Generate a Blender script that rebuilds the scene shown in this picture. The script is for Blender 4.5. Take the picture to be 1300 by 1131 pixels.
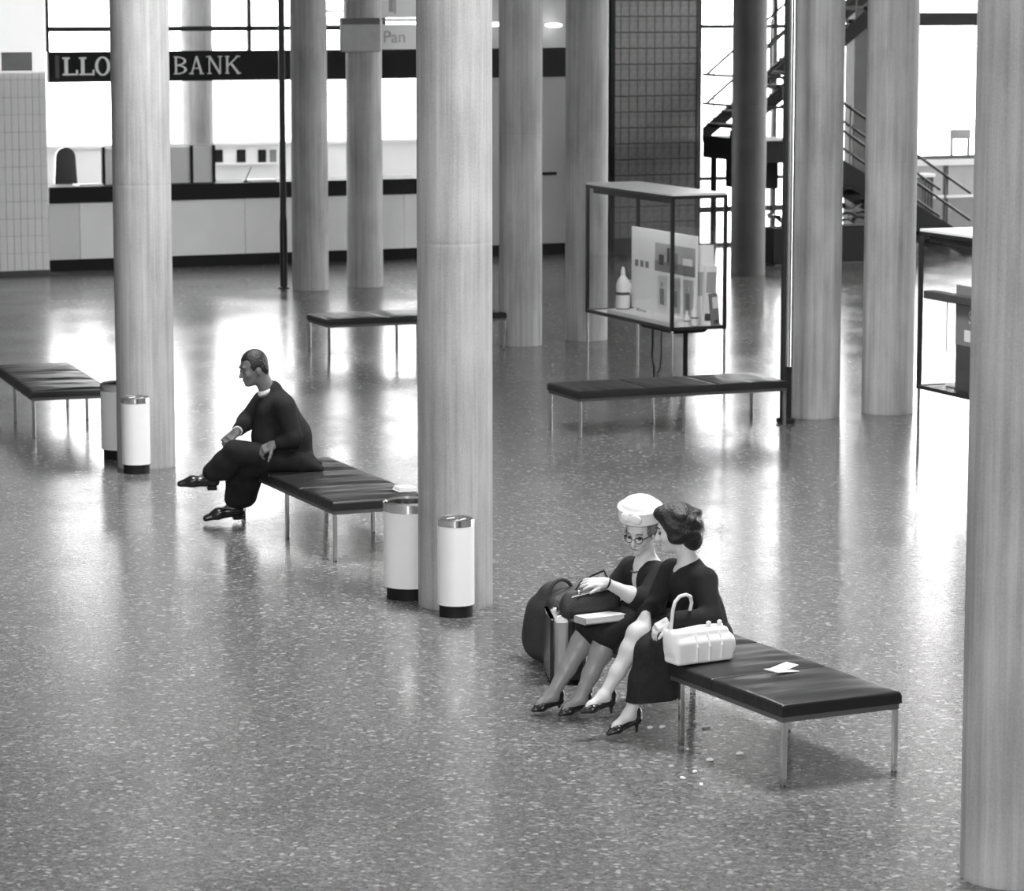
import bpy, bmesh, math, random
import numpy as np
from mathutils import Vector, Matrix

for _o in list(bpy.data.objects):
    bpy.data.objects.remove(_o, do_unlink=True)
SC = bpy.context.scene
COL = SC.collection
random.seed(7)

# ------------------------------------------------------------------ camera
F, CX, CY, YH, CH = 4050.0, 650.0, 565.5, -15.0, 4.1      # focal length, centre, horizon in photo pixels; camera height
TILT = math.atan((CY - YH) / F)
cam_d = bpy.data.cameras.new('camera')
cam_d.sensor_fit = 'HORIZONTAL'
cam_d.sensor_width = 36.0
cam_d.lens = F / 1300.0 * 36.0
cam_d.clip_end = 400
cam_d.dof.use_dof = True
cam_d.dof.focus_distance = 19.5
cam_d.dof.aperture_fstop = 5.6
cam = bpy.data.objects.new('camera', cam_d)
cam.location = (0, 0, CH)
cam.rotation_euler = (math.pi / 2 - TILT, 0, 0)
COL.objects.link(cam)
SC.camera = cam

# ------------------------------------------------------------------ sky, lamps, exposure
world = bpy.data.worlds.new('overcast_sky')
world.use_nodes = True
SC.world = world
wb = world.node_tree.nodes['Background']
wb.inputs[0].default_value = (1, 1, 1, 1)
wb.inputs[1].default_value = 11.0
SC.view_settings.view_transform = 'Standard'
SC.view_settings.look = 'None'
SC.view_settings.gamma = 1.0
SC.view_settings.use_curve_mapping = False
SC.view_settings.exposure = 0.04
SC.cycles.use_denoising = True
SC.cycles.max_bounces = 6

CEIL = 7.5
def area(name, loc, sx, sy, power, rot=(0, 0, 0)):
    l = bpy.data.lights.new(name, 'AREA')
    l.shape = 'RECTANGLE'; l.size = sx; l.size_y = sy; l.energy = power
    o = bpy.data.objects.new(name, l); o.location = loc; o.rotation_euler = rot
    COL.objects.link(o)
    return o
GA = math.radians(23.0)
for i, (x, y, w) in enumerate(((2.4, 18.4, 750), (-1.0, 24.3, 700), (-4.2, 16.5, 150))):
    area('ceiling_lamp', (x, y, CEIL - .06), 2.0, 2.0, w, (0, 0, GA))
area('gallery_lamp', (-2.2, -1.5, 6.3), 1.4, 1.4, 1700, (math.radians(72), 0, math.radians(-7)))

# ------------------------------------------------------------------ frames: building grid, bench frames
E1 = (math.cos(GA), math.sin(GA)); E2 = (-math.sin(GA), math.cos(GA))
def G(a, b, z=0.0):
    return Vector((a * E1[0] + b * E2[0], a * E1[1] + b * E2[1], z))
def ray(px, py):
    u, v = px - CX, py - CY
    return (u, F * math.cos(TILT) - v * math.sin(TILT), -(F * math.sin(TILT) + v * math.cos(TILT)))
def gpx(px, py, e2):
    """grid coordinate and height where the line of sight meets the upright plane e2"""
    d = ray(px, py)
    k = e2 / (d[0] * E2[0] + d[1] * E2[1])
    return (k * (d[0] * E1[0] + d[1] * E1[1]), CH + k * d[2])
def ground(px, py, h=0.0):
    d = ray(px, py); k = (CH - h) / -d[2]
    return (k * d[0], k * d[1])

# ------------------------------------------------------------------ materials (black and white photograph: neutral greys)
def nodes(name):
    m = bpy.data.materials.new(name); m.use_nodes = True
    nt = m.node_tree
    return m, nt, nt.nodes['Principled BSDF']
def grey(v): return (v, v, v, 1)
def mat(name, v, rough=.6, metal=0.0, spec=.5, bump=0.0, bscale=60.0, var=0.0, vscale=6.0):
    m, nt, b = nodes(name)
    b.inputs['Base Color'].default_value = grey(v)
    b.inputs['Roughness'].default_value = rough
    b.inputs['Metallic'].default_value = metal
    b.inputs['Specular IOR Level'].default_value = spec
    tc = nt.nodes.new('ShaderNodeTexCoord')
    if var:
        n = nt.nodes.new('ShaderNodeTexNoise'); n.inputs['Scale'].default_value = vscale; n.inputs['Detail'].default_value = 4
        nt.links.new(tc.outputs['Object'], n.inputs['Vector'])
        r = nt.nodes.new('ShaderNodeMapRange')
        r.inputs[1].default_value = .3; r.inputs[2].default_value = .7
        r.inputs[3].default_value = v * (1 - var); r.inputs[4].default_value = min(1, v * (1 + var))
        nt.links.new(n.outputs['Fac'], r.inputs[0]); nt.links.new(r.outputs[0], b.inputs['Base Color'])
    if bump:
        n = nt.nodes.new('ShaderNodeTexNoise'); n.inputs['Scale'].default_value = bscale; n.inputs['Detail'].default_value = 3
        nt.links.new(tc.outputs['Object'], n.inputs['Vector'])
        bp = nt.nodes.new('ShaderNodeBump'); bp.inputs['Strength'].default_value = bump; bp.inputs['Distance'].default_value = .01
        nt.links.new(n.outputs['Fac'], bp.inputs['Height']); nt.links.new(bp.outputs[0], b.inputs['Normal'])
    return m

def mat_concrete():
    m, nt, b = nodes('board_marked_concrete')
    tc = nt.nodes.new('ShaderNodeTexCoord')
    mp = nt.nodes.new('ShaderNodeMapping'); mp.inputs['Scale'].default_value = (22, 22, .55)
    n1 = nt.nodes.new('ShaderNodeTexNoise'); n1.inputs['Scale'].default_value = 1.0; n1.inputs['Detail'].default_value = 6; n1.inputs['Roughness'].default_value = .65
    mp2 = nt.nodes.new('ShaderNodeMapping'); mp2.inputs['Scale'].default_value = (3.2, 3.2, 1.4)
    n2 = nt.nodes.new('ShaderNodeTexNoise'); n2.inputs['Scale'].default_value = 1.0; n2.inputs['Detail'].default_value = 5
    n3 = nt.nodes.new('ShaderNodeTexNoise'); n3.inputs['Scale'].default_value = 95; n3.inputs['Detail'].default_value = 3
    oi = nt.nodes.new('ShaderNodeObjectInfo')
    off = nt.nodes.new('ShaderNodeVectorMath'); off.operation = 'ADD'
    sc = nt.nodes.new('ShaderNodeVectorMath'); sc.operation = 'SCALE'; sc.inputs['Scale'].default_value = 0.37
    nt.links.new(oi.outputs['Location'], sc.inputs[0])
    nt.links.new(tc.outputs['Object'], off.inputs[0]); nt.links.new(sc.outputs[0], off.inputs[1])
    for mm in (mp, mp2): nt.links.new(off.outputs[0], mm.inputs['Vector'])
    nt.links.new(mp.outputs[0], n1.inputs['Vector']); nt.links.new(mp2.outputs[0], n2.inputs['Vector']); nt.links.new(off.outputs[0], n3.inputs['Vector'])
    a1 = nt.nodes.new('ShaderNodeMath'); a1.operation = 'MULTIPLY_ADD'; a1.inputs[1].default_value = .5
    a2 = nt.nodes.new('ShaderNodeMath'); a2.operation = 'MULTIPLY_ADD'; a2.inputs[1].default_value = .42
    a3 = nt.nodes.new('ShaderNodeMath'); a3.operation = 'MULTIPLY'; a3.inputs[1].default_value = .16
    nt.links.new(n3.outputs['Fac'], a3.inputs[0])
    nt.links.new(n2.outputs['Fac'], a2.inputs[0]); nt.links.new(a3.outputs[0], a2.inputs[2])
    nt.links.new(n1.outputs['Fac'], a1.inputs[0]); nt.links.new(a2.outputs[0], a1.inputs[2])
    r = nt.nodes.new('ShaderNodeMapRange'); r.inputs[1].default_value = .36; r.inputs[2].default_value = .72
    r.inputs[3].default_value = .20; r.inputs[4].default_value = .50
    nt.links.new(a1.outputs[0], r.inputs[0]); nt.links.new(r.outputs[0], b.inputs['Base Color'])
    bp = nt.nodes.new('ShaderNodeBump'); bp.inputs['Strength'].default_value = .25; bp.inputs['Distance'].default_value = .01
    nt.links.new(a1.outputs[0], bp.inputs['Height']); nt.links.new(bp.outputs[0], b.inputs['Normal'])
    b.inputs['Roughness'].default_value = .75
    return m

def mat_terrazzo():
    m, nt, b = nodes('polished_terrazzo')
    tc = nt.nodes.new('ShaderNodeTexCoord')
    v1 = nt.nodes.new('ShaderNodeTexVoronoi'); v1.inputs['Scale'].default_value = 40
    v2 = nt.nodes.new('ShaderNodeTexVoronoi'); v2.inputs['Scale'].default_value = 75
    n1 = nt.nodes.new('ShaderNodeTexNoise'); n1.inputs['Scale'].default_value = .9; n1.inputs['Detail'].default_value = 3
    for q in (v1, v2, n1): nt.links.new(tc.outputs['Object'], q.inputs['Vector'])
    def ramp(src, stops):
        s = nt.nodes.new('ShaderNodeSeparateColor'); nt.links.new(src.outputs['Color'], s.inputs[0])
        c = nt.nodes.new('ShaderNodeValToRGB'); c.color_ramp.interpolation = 'CONSTANT'
        el = c.color_ramp.elements
        el[0].position, el[0].color = stops[0][0], grey(stops[0][1])
        el[1].position, el[1].color = stops[1][0], grey(stops[1][1])
        for p_, v_ in stops[2:]:
            e = el.new(p_); e.color = grey(v_)
        nt.links.new(s.outputs[0], c.inputs[0])
        return c
    c1 = ramp(v1, [(0, .085), (.14, .118), (.45, .15), (.70, .19), (.87, .27), (.955, .46)])
    c2 = ramp(v2, [(0, .07), (.22, .12), (.6, .165), (.86, .28)])
    mx = nt.nodes.new('ShaderNodeMix'); mx.data_type = 'RGBA'; mx.inputs[0].default_value = .42
    nt.links.new(c1.outputs[0], mx.inputs[6]); nt.links.new(c2.outputs[0], mx.inputs[7])
    nt.links.new(mx.outputs[2], b.inputs['Base Color'])
    r = nt.nodes.new('ShaderNodeMapRange'); r.inputs[1].default_value = .3; r.inputs[2].default_value = .7
    r.inputs[3].default_value = .16; r.inputs[4].default_value = .25
    nt.links.new(n1.outputs['Fac'], r.inputs[0]); nt.links.new(r.outputs[0], b.inputs['Roughness'])
    b.inputs['Specular IOR Level'].default_value = .7
    return m

def mat_leather():
    m, nt, b = nodes('black_vinyl')
    b.inputs['Base Color'].default_value = grey(.018); b.inputs['Roughness'].default_value = .36
    b.inputs['Specular IOR Level'].default_value = .4
    tc = nt.nodes.new('ShaderNodeTexCoord')
    mp = nt.nodes.new('ShaderNodeMapping'); mp.inputs['Scale'].default_value = (2.0, 11, 4)
    n = nt.nodes.new('ShaderNodeTexNoise'); n.inputs['Scale'].default_value = 1.3; n.inputs['Detail'].default_value = 3
    nt.links.new(tc.outputs['Object'], mp.inputs['Vector']); nt.links.new(mp.outputs[0], n.inputs['Vector'])
    bp = nt.nodes.new('ShaderNodeBump'); bp.inputs['Strength'].default_value = .22; bp.inputs['Distance'].default_value = .02
    nt.links.new(n.outputs['Fac'], bp.inputs['Height']); nt.links.new(bp.outputs[0], b.inputs['Normal'])
    return m

def mat_glass(name='clear_pane', tint=.96):
    m = bpy.data.materials.new(name); m.use_nodes = True
    nt = m.node_tree; nt.nodes.clear()
    o = nt.nodes.new('ShaderNodeOutputMaterial'); mx = nt.nodes.new('ShaderNodeMixShader')
    tr = nt.nodes.new('ShaderNodeBsdfTransparent'); gl = nt.nodes.new('ShaderNodeBsdfGlossy')
    tr.inputs[0].default_value = grey(tint); gl.inputs[0].default_value = grey(1); gl.inputs['Roughness'].default_value = .02
    lw_ = nt.nodes.new('ShaderNodeLayerWeight'); lw_.inputs[0].default_value = .5
    pw_ = nt.nodes.new('ShaderNodeMath'); pw_.operation = 'POWER'; pw_.inputs[1].default_value = 5.0
    fr = nt.nodes.new('ShaderNodeMath'); fr.operation = 'MULTIPLY_ADD'; fr.inputs[1].default_value = .5; fr.inputs[2].default_value = .015
    nt.links.new(lw_.outputs['Facing'], pw_.inputs[0]); nt.links.new(pw_.outputs[0], fr.inputs[0])
    nt.links.new(fr.outputs[0], mx.inputs[0]); nt.links.new(tr.outputs[0], mx.inputs[1]); nt.links.new(gl.outputs[0], mx.inputs[2])
    nt.links.new(mx.outputs[0], o.inputs[0])
    return m

M = {
    'concrete': mat_concrete(), 'terrazzo': mat_terrazzo(), 'leather': mat_leather(), 'glass': mat_glass(),
    'netglass': mat_glass('tinted_pane', .85),
    'ground': mat('outdoor_paving', .75, .9, var=.06),
    'plaster': mat('pale_plaster', .42, .8, var=.05, vscale=2),
    'ceiling': mat('white_ceiling', .6, .9, var=.03),
    'chrome': mat('brushed_chrome', .85, .18, 1.0, var=.05),
    'steel': mat('dark_steel_rail', .16, .35, .6, var=.05),
    'darkmetal': mat('dark_bronze_metal', .025, .4, .3, var=.1),
    'black': mat('black_paint', .010, .6, spec=.2, var=.1),
    'white': mat('white_enamel', .80, .35, var=.02),
    'whitematte': mat('white_board', .82, .8, var=.02),
    'glow': mat('lit_lamp_glass', .9, .4),
    'wallgrey': mat('grey_wall_paint', .36, .7, var=.04, vscale=2),
    'tube': mat('fluorescent_tube', .9, .4),
    'paper': mat('white_paper', .85, .9, var=.02),
    'panel': mat('pale_laminate', .85, .45, var=.03, vscale=1.5),
    'panel2': mat('grey_laminate', .66, .45, var=.03, vscale=1.5),
    'letter': mat('white_letter', .85, .5, var=.02),
    'tile': mat('grey_mosaic_tile', .21, .42, var=.3, vscale=9, bump=.15, bscale=30),
    'tile_pale': mat('pale_mosaic_tile', .88, .42, var=.06, vscale=5),
    'grout': mat('dark_grout', .07, .9, var=.2),
    'grout_pale': mat('pale_grout', .55, .9, var=.1),
    'midgrey': mat('mid_grey_paint', .22, .6, var=.05),
    'lightgrey': mat('light_grey_paint', .40, .6, var=.05),
    'darkgrey': mat('dark_grey_paint', .07, .6, var=.08),
    'skin': mat('pale_skin', .58, .5, var=.05, vscale=20),
    'skin_man': mat('shaded_skin', .15, .5, var=.08, vscale=20),  # shade on the man put into his skin colour
    'stocking': mat('tan_nylon_stocking', .27, .45, var=.06, vscale=15),
    'cloth_black': mat('black_wool', .020, .9, spec=.2, bump=.3, bscale=220, var=.2, vscale=14),
    'cloth_suit': mat('dark_suiting', .017, .9, spec=.2, bump=.3, bscale=220, var=.2, vscale=14),
    'hair_black': mat('black_hair', .012, .45, bump=.8, bscale=70, var=.3, vscale=30),
    'hair_grey': mat('greying_hair', .16, .55, bump=.8, bscale=90, var=.4, vscale=40),
    'shoe': mat('black_shoe_leather', .014, .22, var=.1),
    'whitecloth': mat('white_cotton', .82, .9, bump=.2, bscale=160, var=.03),
    'bagdark': mat('dark_bag_leather', .028, .6, bump=.3, bscale=60, var=.2),
    'lip': mat('lip_colour', .20, .5, var=.1),
    'ash': mat('ash_and_sand', .12, .9, bump=.6, bscale=120, var=.5, vscale=60),
    'plate': mat('grey_plate', .30, .6, var=.08),
}

M['glow'].node_tree.nodes['Principled BSDF'].inputs['Emission Color'].default_value = grey(1)
M['glow'].node_tree.nodes['Principled BSDF'].inputs['Emission Strength'].default_value = 4.0
M['tube'].node_tree.nodes['Principled BSDF'].inputs['Emission Color'].default_value = grey(1)
M['tube'].node_tree.nodes['Principled BSDF'].inputs['Emission Strength'].default_value = 16.0

# ------------------------------------------------------------------ mesh helpers
class MB:
    """collects shapes; build() links them as one mesh object"""
    def __init__(self): self.v = []; self.f = []
    def add(self, vs, fs):
        o = len(self.v); self.v += [tuple(p) for p in vs]; self.f += [tuple(i + o for i in q) for q in fs]; return self
    def box(self, x0, x1, y0, y1, z0, z1, mtx=None):
        vs = [Vector((x, y, z)) for z in (z0, z1) for y in (y0, y1) for x in (x0, x1)]
        if mtx is not None: vs = [mtx @ p for p in vs]
        return self.add(vs, [(0, 2, 3, 1), (4, 5, 7, 6), (0, 1, 5, 4), (1, 3, 7, 5), (3, 2, 6, 7), (2, 0, 4, 6)])
    def rbox(self, x0, x1, y0, y1, z0, z1, b=.006, mtx=None):
        """box with chamfered upright and level edges"""
        rings = []
        for z, i in ((z0, b), (z0 + b, 0), (z1 - b, 0), (z1, b)):
            c = b
            X0, X1, Y0, Y1 = x0 + i, x1 - i, y0 + i, y1 - i
            rings.append([Vector(p) for p in ((X0 + c, Y0, z), (X1 - c, Y0, z), (X1, Y0 + c, z), (X1, Y1 - c, z), (X1 - c, Y1, z), (X0 + c, Y1, z), (X0, Y1 - c, z), (X0, Y0 + c, z))])
        vs = [p for r in rings for p in r]
        if mtx is not None: vs = [mtx @ p for p in vs]
        fs = [tuple(range(7, -1, -1)), tuple(range(24, 32))]
        for k in range(3):
            for i in range(8):
                j = (i + 1) % 8; fs.append((k * 8 + i, k * 8 + j, k * 8 + 8 + j, k * 8 + 8 + i))
        return self.add(vs, fs)
    def lathe(self, prof, n=32, c=(0, 0, 0), close=True):
        vs = []; fs = []
        for r, z in prof:
            for i in range(n):
                a = 2 * math.pi * i / n; vs.append((c[0] + r * math.cos(a), c[1] + r * math.sin(a), c[2] + z))
        for k in range(len(prof) - 1):
            for i in range(n):
                j = (i + 1) % n; fs.append((k * n + i, k * n + j, k * n + n + j, k * n + n + i))
        if close:
            fs.append(tuple(range(n - 1, -1, -1))); fs.append(tuple(range((len(prof) - 1) * n, len(prof) * n)))
        return self.add(vs, fs)
    def tube(self, pts, r, n=8, closed=False):
        pts = [Vector(p) for p in pts]; m = len(pts)
        rs = r if isinstance(r, (list, tuple)) else [r] * m
        vs = []; fs = []; prev = None
        for i, p in enumerate(pts):
            if closed: t = pts[(i + 1) % m] - pts[i - 1]
            else: t = pts[min(i + 1, m - 1)] - pts[max(i - 1, 0)]
            t.normalize()
            if prev is None:
                a = Vector((0, 0, 1)) if abs(t.z) < .9 else Vector((1, 0, 0))
                u = t.cross(a).normalized()
            else:
                u = (prev - t * prev.dot(t)).normalized()
            prev = u; w = t.cross(u)
            for k in range(n):
                a = 2 * math.pi * k / n
                vs.append(p + (u * math.cos(a) + w * math.sin(a)) * rs[i])
        for i in range(m if closed else m - 1):
            j = (i + 1) % m
            for k in range(n):
                l = (k + 1) % n; fs.append((i * n + k, i * n + l, j * n + l, j * n + k))
        if not closed:
            fs.append(tuple(range(n - 1, -1, -1))); fs.append(tuple(range((m - 1) * n, m * n)))
        return self.add(vs, fs)
    def prism(self, poly, y0, y1):
        """outline in x,z pushed from y0 to y1"""
        n = len(poly)
        vs = [(x, y0, z) for x, z in poly] + [(x, y1, z) for x, z in poly]
        fs = [tuple(range(n)), tuple(range(2 * n - 1, n - 1, -1))]
        for i in range(n):
            j = (i + 1) % n; fs.append((j, i, n + i, n + j))
        return self.add(vs, fs)
    def mesh(self, name, m, smooth=False):
        me = bpy.data.meshes.new(name); me.from_pydata(self.v, [], self.f); me.validate(); me.update()
        bm = bmesh.new(); bm.from_mesh(me); bmesh.ops.recalc_face_normals(bm, faces=bm.faces); bm.to_mesh(me); bm.free()
        if smooth:
            me.shade_smooth() if smooth is True else me.set_sharp_from_angle(angle=smooth)
            if smooth is not True:
                for p in me.polygons: p.use_smooth = True
        me.materials.append(m)
        return me
    def build(self, name, m, parent=None, smooth=False, loc=(0, 0, 0), rotz=0.0):
        return link(name, self.mesh(name, m, smooth), parent, loc, rotz)
SM = math.radians(40)

def link(name, data, parent=None, loc=(0, 0, 0), rotz=0.0):
    o = bpy.data.objects.new(name, data); COL.objects.link(o)
    o.parent = parent; o.location = loc; o.rotation_euler = (0, 0, rotz)
    return o
def tag(o, label=None, cat=None, group=None, kind=None):
    if label: o['label'] = label
    if cat: o['category'] = cat
    if group: o['group'] = group
    if kind: o['kind'] = kind
    return o
def thing(name, label, cat, loc=(0, 0, 0), rotz=0.0, group=None, kind=None):
    return tag(link(name, None, None, loc, rotz), label, cat, group, kind)
def copy_tree(o, parent=None):
    c = o.copy(); COL.objects.link(c); c.parent = parent
    for ch in list(o.children): copy_tree(ch, c)
    return c

# ================================================================== THE SETTING
# floor inside, paving outside
def quad(pts, z): return [(p.x, p.y, z) for p in pts]
fl = MB().add(quad([G(-7, -8), G(42, -8), G(42, 53), G(-7, 53)], 0.0) + quad([G(-7, -8), G(42, -8), G(42, 53), G(-7, 53)], -.2),
              [(0, 1, 2, 3), (7, 6, 5, 4), (0, 4, 5, 1), (1, 5, 6, 2), (2, 6, 7, 3), (3, 7, 4, 0)])
tag(fl.build('floor', M['terrazzo']), 'polished speckled terrazzo floor of the concourse', 'floor', kind='structure')
gr = MB().box(-150, 150, -60, 220, -.6, -.22)
tag(gr.build('ground', M['ground']), 'pale paving outside the glazed walls', 'ground', kind='structure')
cl = MB().add(quad([G(-7, -8), G(42, -8), G(42, 53.3), G(-7, 53.3)], CEIL) + quad([G(-7, -8), G(42, -8), G(42, 53.3), G(-7, 53.3)], CEIL + .3),
              [(3, 2, 1, 0), (4, 5, 6, 7), (0, 1, 5, 4), (1, 2, 6, 5), (2, 3, 7, 6), (3, 0, 4, 7)])
tag(cl.build('ceiling', M['ceiling']), 'flat white ceiling high above the concourse', 'ceiling', kind='structure')
def gbox(name, e1a, e1b, e2a, e2b, z0, z1, m, **k):
    """an upright box on the building grid, origin at its base"""
    c = G((e1a + e1b) / 2, (e2a + e2b) / 2, z0); hx, hy = (e1b - e1a) / 2, (e2b - e2a) / 2
    o = MB().box(-hx, hx, -hy, hy, 0, z1 - z0).build(name, m, None, False, c, GA)
    return tag(o, **k)
gbox('wall_left', -7.3, -7, -8, 53, 0, CEIL, M['plaster'], label='plain plaster wall along the side of the concourse', cat='wall', kind='structure')
gbox('wall_right', 36, 36.3, -8, 18, 0, CEIL, M['plaster'], label='plain plaster wall closing the far side of the concourse', cat='wall', kind='structure')
w6 = thing('window_6', 'tall glazed side wall of the concourse with dark bars', 'window', G(36.1, 18), GA, kind='structure')
for i in range(10): MB().box(-.05, .05, i * 3.08 - .05, i * 3.08 + .05, 0, CEIL).build('mullion', M['darkmetal'], w6)
for z in (0, 3.4, CEIL - .1): MB().box(-.04, .04, 0, 27.7, z, z + .1).build('rail', M['darkmetal'], w6)
for i in range(9): MB().box(-.004, .004, i * 3.08 + .05, i * 3.08 + 3.03, .1, CEIL - .1).build('pane', M['glass'], w6)
gbox('wall_front', -7, 42, -8.3, -8, 0, CEIL, M['plaster'], label='plain plaster wall behind the gallery', cat='wall', kind='structure')

# concrete columns
COLS = [  # x, y, label
    (-.38, 21.09, 'board-marked concrete column between the two white bins beside the bench with the seated man'),
    (-3.17, 27.36, 'board-marked concrete column with two white bins, in front of the hidden letters of the bank sign'),
    (2.34, 14.45, 'massive concrete column standing beside the second glass display case, nearest the women\'s bench'),
    (2.92, 30.61, 'pale concrete column directly behind the shiny pole at the end of a bench'),
    (3.665, 30.90, 'concrete column between the shiny-pole column and the large bright window'),
    (.10, 36.88, 'concrete column at the end of the far bench'),
    (.875, 37.45, 'concrete column just behind the left end of the tall glass display case'),
    (-2.04, 44.22, 'concrete column carrying a grey sign box in front of the bank counter'),
    (-2.77, 43.75, 'concrete column beside the thin dark post in front of the bank counter'),
    (3.41, 46.05, 'dark backlit column in front of the staircase'),
    (-5.02, 51.2, 'pale concrete column inside the bank behind the sign'),
]
cb = MB()
prof = []
for z0, z1 in ((0, 2.44), (2.44, 4.88), (4.88, CEIL)):            # formwork lifts meet in a shallow groove
    prof += [(.25, z0 + .006), (.25, z0 + .03), (.25, (z0 + z1) / 2), (.25, z1 - .03), (.25, z1 - .006), (.2485, z1)]
cb.lathe([(.248, 0)] + prof, 64)
cmesh = cb.mesh('column', M['concrete'], SM)
cmesh_dark = cmesh.copy(); cmesh_dark.materials.clear(); cmesh_dark.materials.append(mat('dark_concrete', .075, .6, var=.12, vscale=3))  # one even darker colour for the column before the staircase
for x, y, lab in COLS:
    o = link('column', cmesh, None, (x, y, 0), random.uniform(0, 6))
    tag(o, lab, 'column', 'concrete columns of the concourse', 'structure')
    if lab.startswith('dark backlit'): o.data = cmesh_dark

# ------------------------------------------------------------------ bank front, plane FP
FP = 45.4
def fx(px, py=200.0, e2=FP): return gpx(px, py, e2)[0]
def fz(px, py, e2=FP): return gpx(px, py, e2)[1]
fa, fb = fx(60, 80), fx(771, 80)
z_ft, z_fb = fz(300, 64), fz(300, 102)
z_ct, z_cb = fz(300, 232), fz(300, 252)
z_pl = fz(300, 322.5)

# pale tiled pier at the left
pa, pb = fx(-40, 350, 44.95), fx(63.5, 350, 44.95)
pier = thing('wall_tiled_pier', 'pale wall pier faced with narrow tiles left of the bank counter', 'wall', G(pb, 45.2), GA, kind='structure')
MB().box(pa - pb, 0, -.24, .35, 0, CEIL).build('backing', M['grout_pale'], pier)
MB().box(pa - pb - .0, .012, -.262, -.24, 0, .07).build('plinth', M['darkgrey'], pier)
gbox('wall_side', -7, pa, 45.0, 45.3, 0, CEIL, M['plaster'], label='plain wall beyond the pale tiled pier', cat='wall', kind='structure')
tw, th = .104, .248
tm = MB().rbox(-tw / 2 + .003, tw / 2 - .003, -.012, .004, .003, th - .003, .003).mesh('tile', M['tile_pale'])
n_cols = int((pb - pa) / tw)
for i in range(n_cols):
    for k in range(15):
        link('tile', tm, pier, (-tw * (i + .5), -.244, .075 + k * th))
# white board standing in for the bright pier top, and grey plate
zb = fz(40, 92, 44.9); zpt, zpb = fz(25, 66, 44.9), fz(25, 90, 44.9)
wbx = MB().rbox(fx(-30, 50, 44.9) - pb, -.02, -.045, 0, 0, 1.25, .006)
M['glow_panel'] = mat('added_glow_panel', .85, .5); M['glow_panel'].node_tree.nodes['Principled BSDF'].inputs['Emission Color'].default_value = grey(1); M['glow_panel'].node_tree.nodes['Principled BSDF'].inputs['Emission Strength'].default_value = .6  # glow added to whiten the top of the pier
o = wbx.build('glow_board', M['glow_panel'], None, False, G(pb, 44.945, zb), GA)
tag(o, 'plain white board with added glow high on the pale tiled pier', 'board')
o = MB().rbox(fx(2, 80, 44.9) - fx(41, 80, 44.9), 0, -.03, 0, 0, zpt - zpb, .004).build('wall_plate', M['plate'], None, False, G(fx(41, 80, 44.87), 44.895, zpb), GA)
tag(o, 'grey rectangular plate mounted on the white board of the tiled pier', 'plate')

# bank sign: fascia with raised letters
sign = thing('bank_sign', 'long dark fascia board reading LLOYDS BANK above the counter', 'sign', G(fa, FP, z_fb), GA)
fh = z_ft - z_fb
MB().rbox(0, fb - fa, -.06, .06, 0, fh, .008).build('fascia_board', M['black'], sign)
MB().box(.10, .16, -.068, -.06, .06, fh - .05).build('end_strip', M['darkgrey'], sign)
def bar(mb, x0, z0, x1, z1, w):
    d = Vector((x1 - x0, 0, z1 - z0)); n = Vector((-d.z, 0, d.x)).normalized() * (w / 2)
    p = [Vector((x0, 0, z0)) + n, Vector((x0, 0, z0)) - n, Vector((x1, 0, z1)) - n, Vector((x1, 0, z1)) + n]
    mb.prism([(q.x, q.z) for q in p], -.024, 0)
def arc(mb, cx, cz, rx, rz, a0, a1, w, n=18, wz=None):
    wz = wz or w
    out = []; inn = []
    for i in range(n + 1):
        a = math.radians(a0 + (a1 - a0) * i / n)
        out.append((cx + rx * math.cos(a), cz + rz * math.sin(a))); inn.append((cx + (rx - w) * math.cos(a), cz + (rz - wz) * math.sin(a)))
    for i in range(n):
        mb.prism([out[i], out[i + 1], inn[i + 1], inn[i]], -.024, 0)
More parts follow.
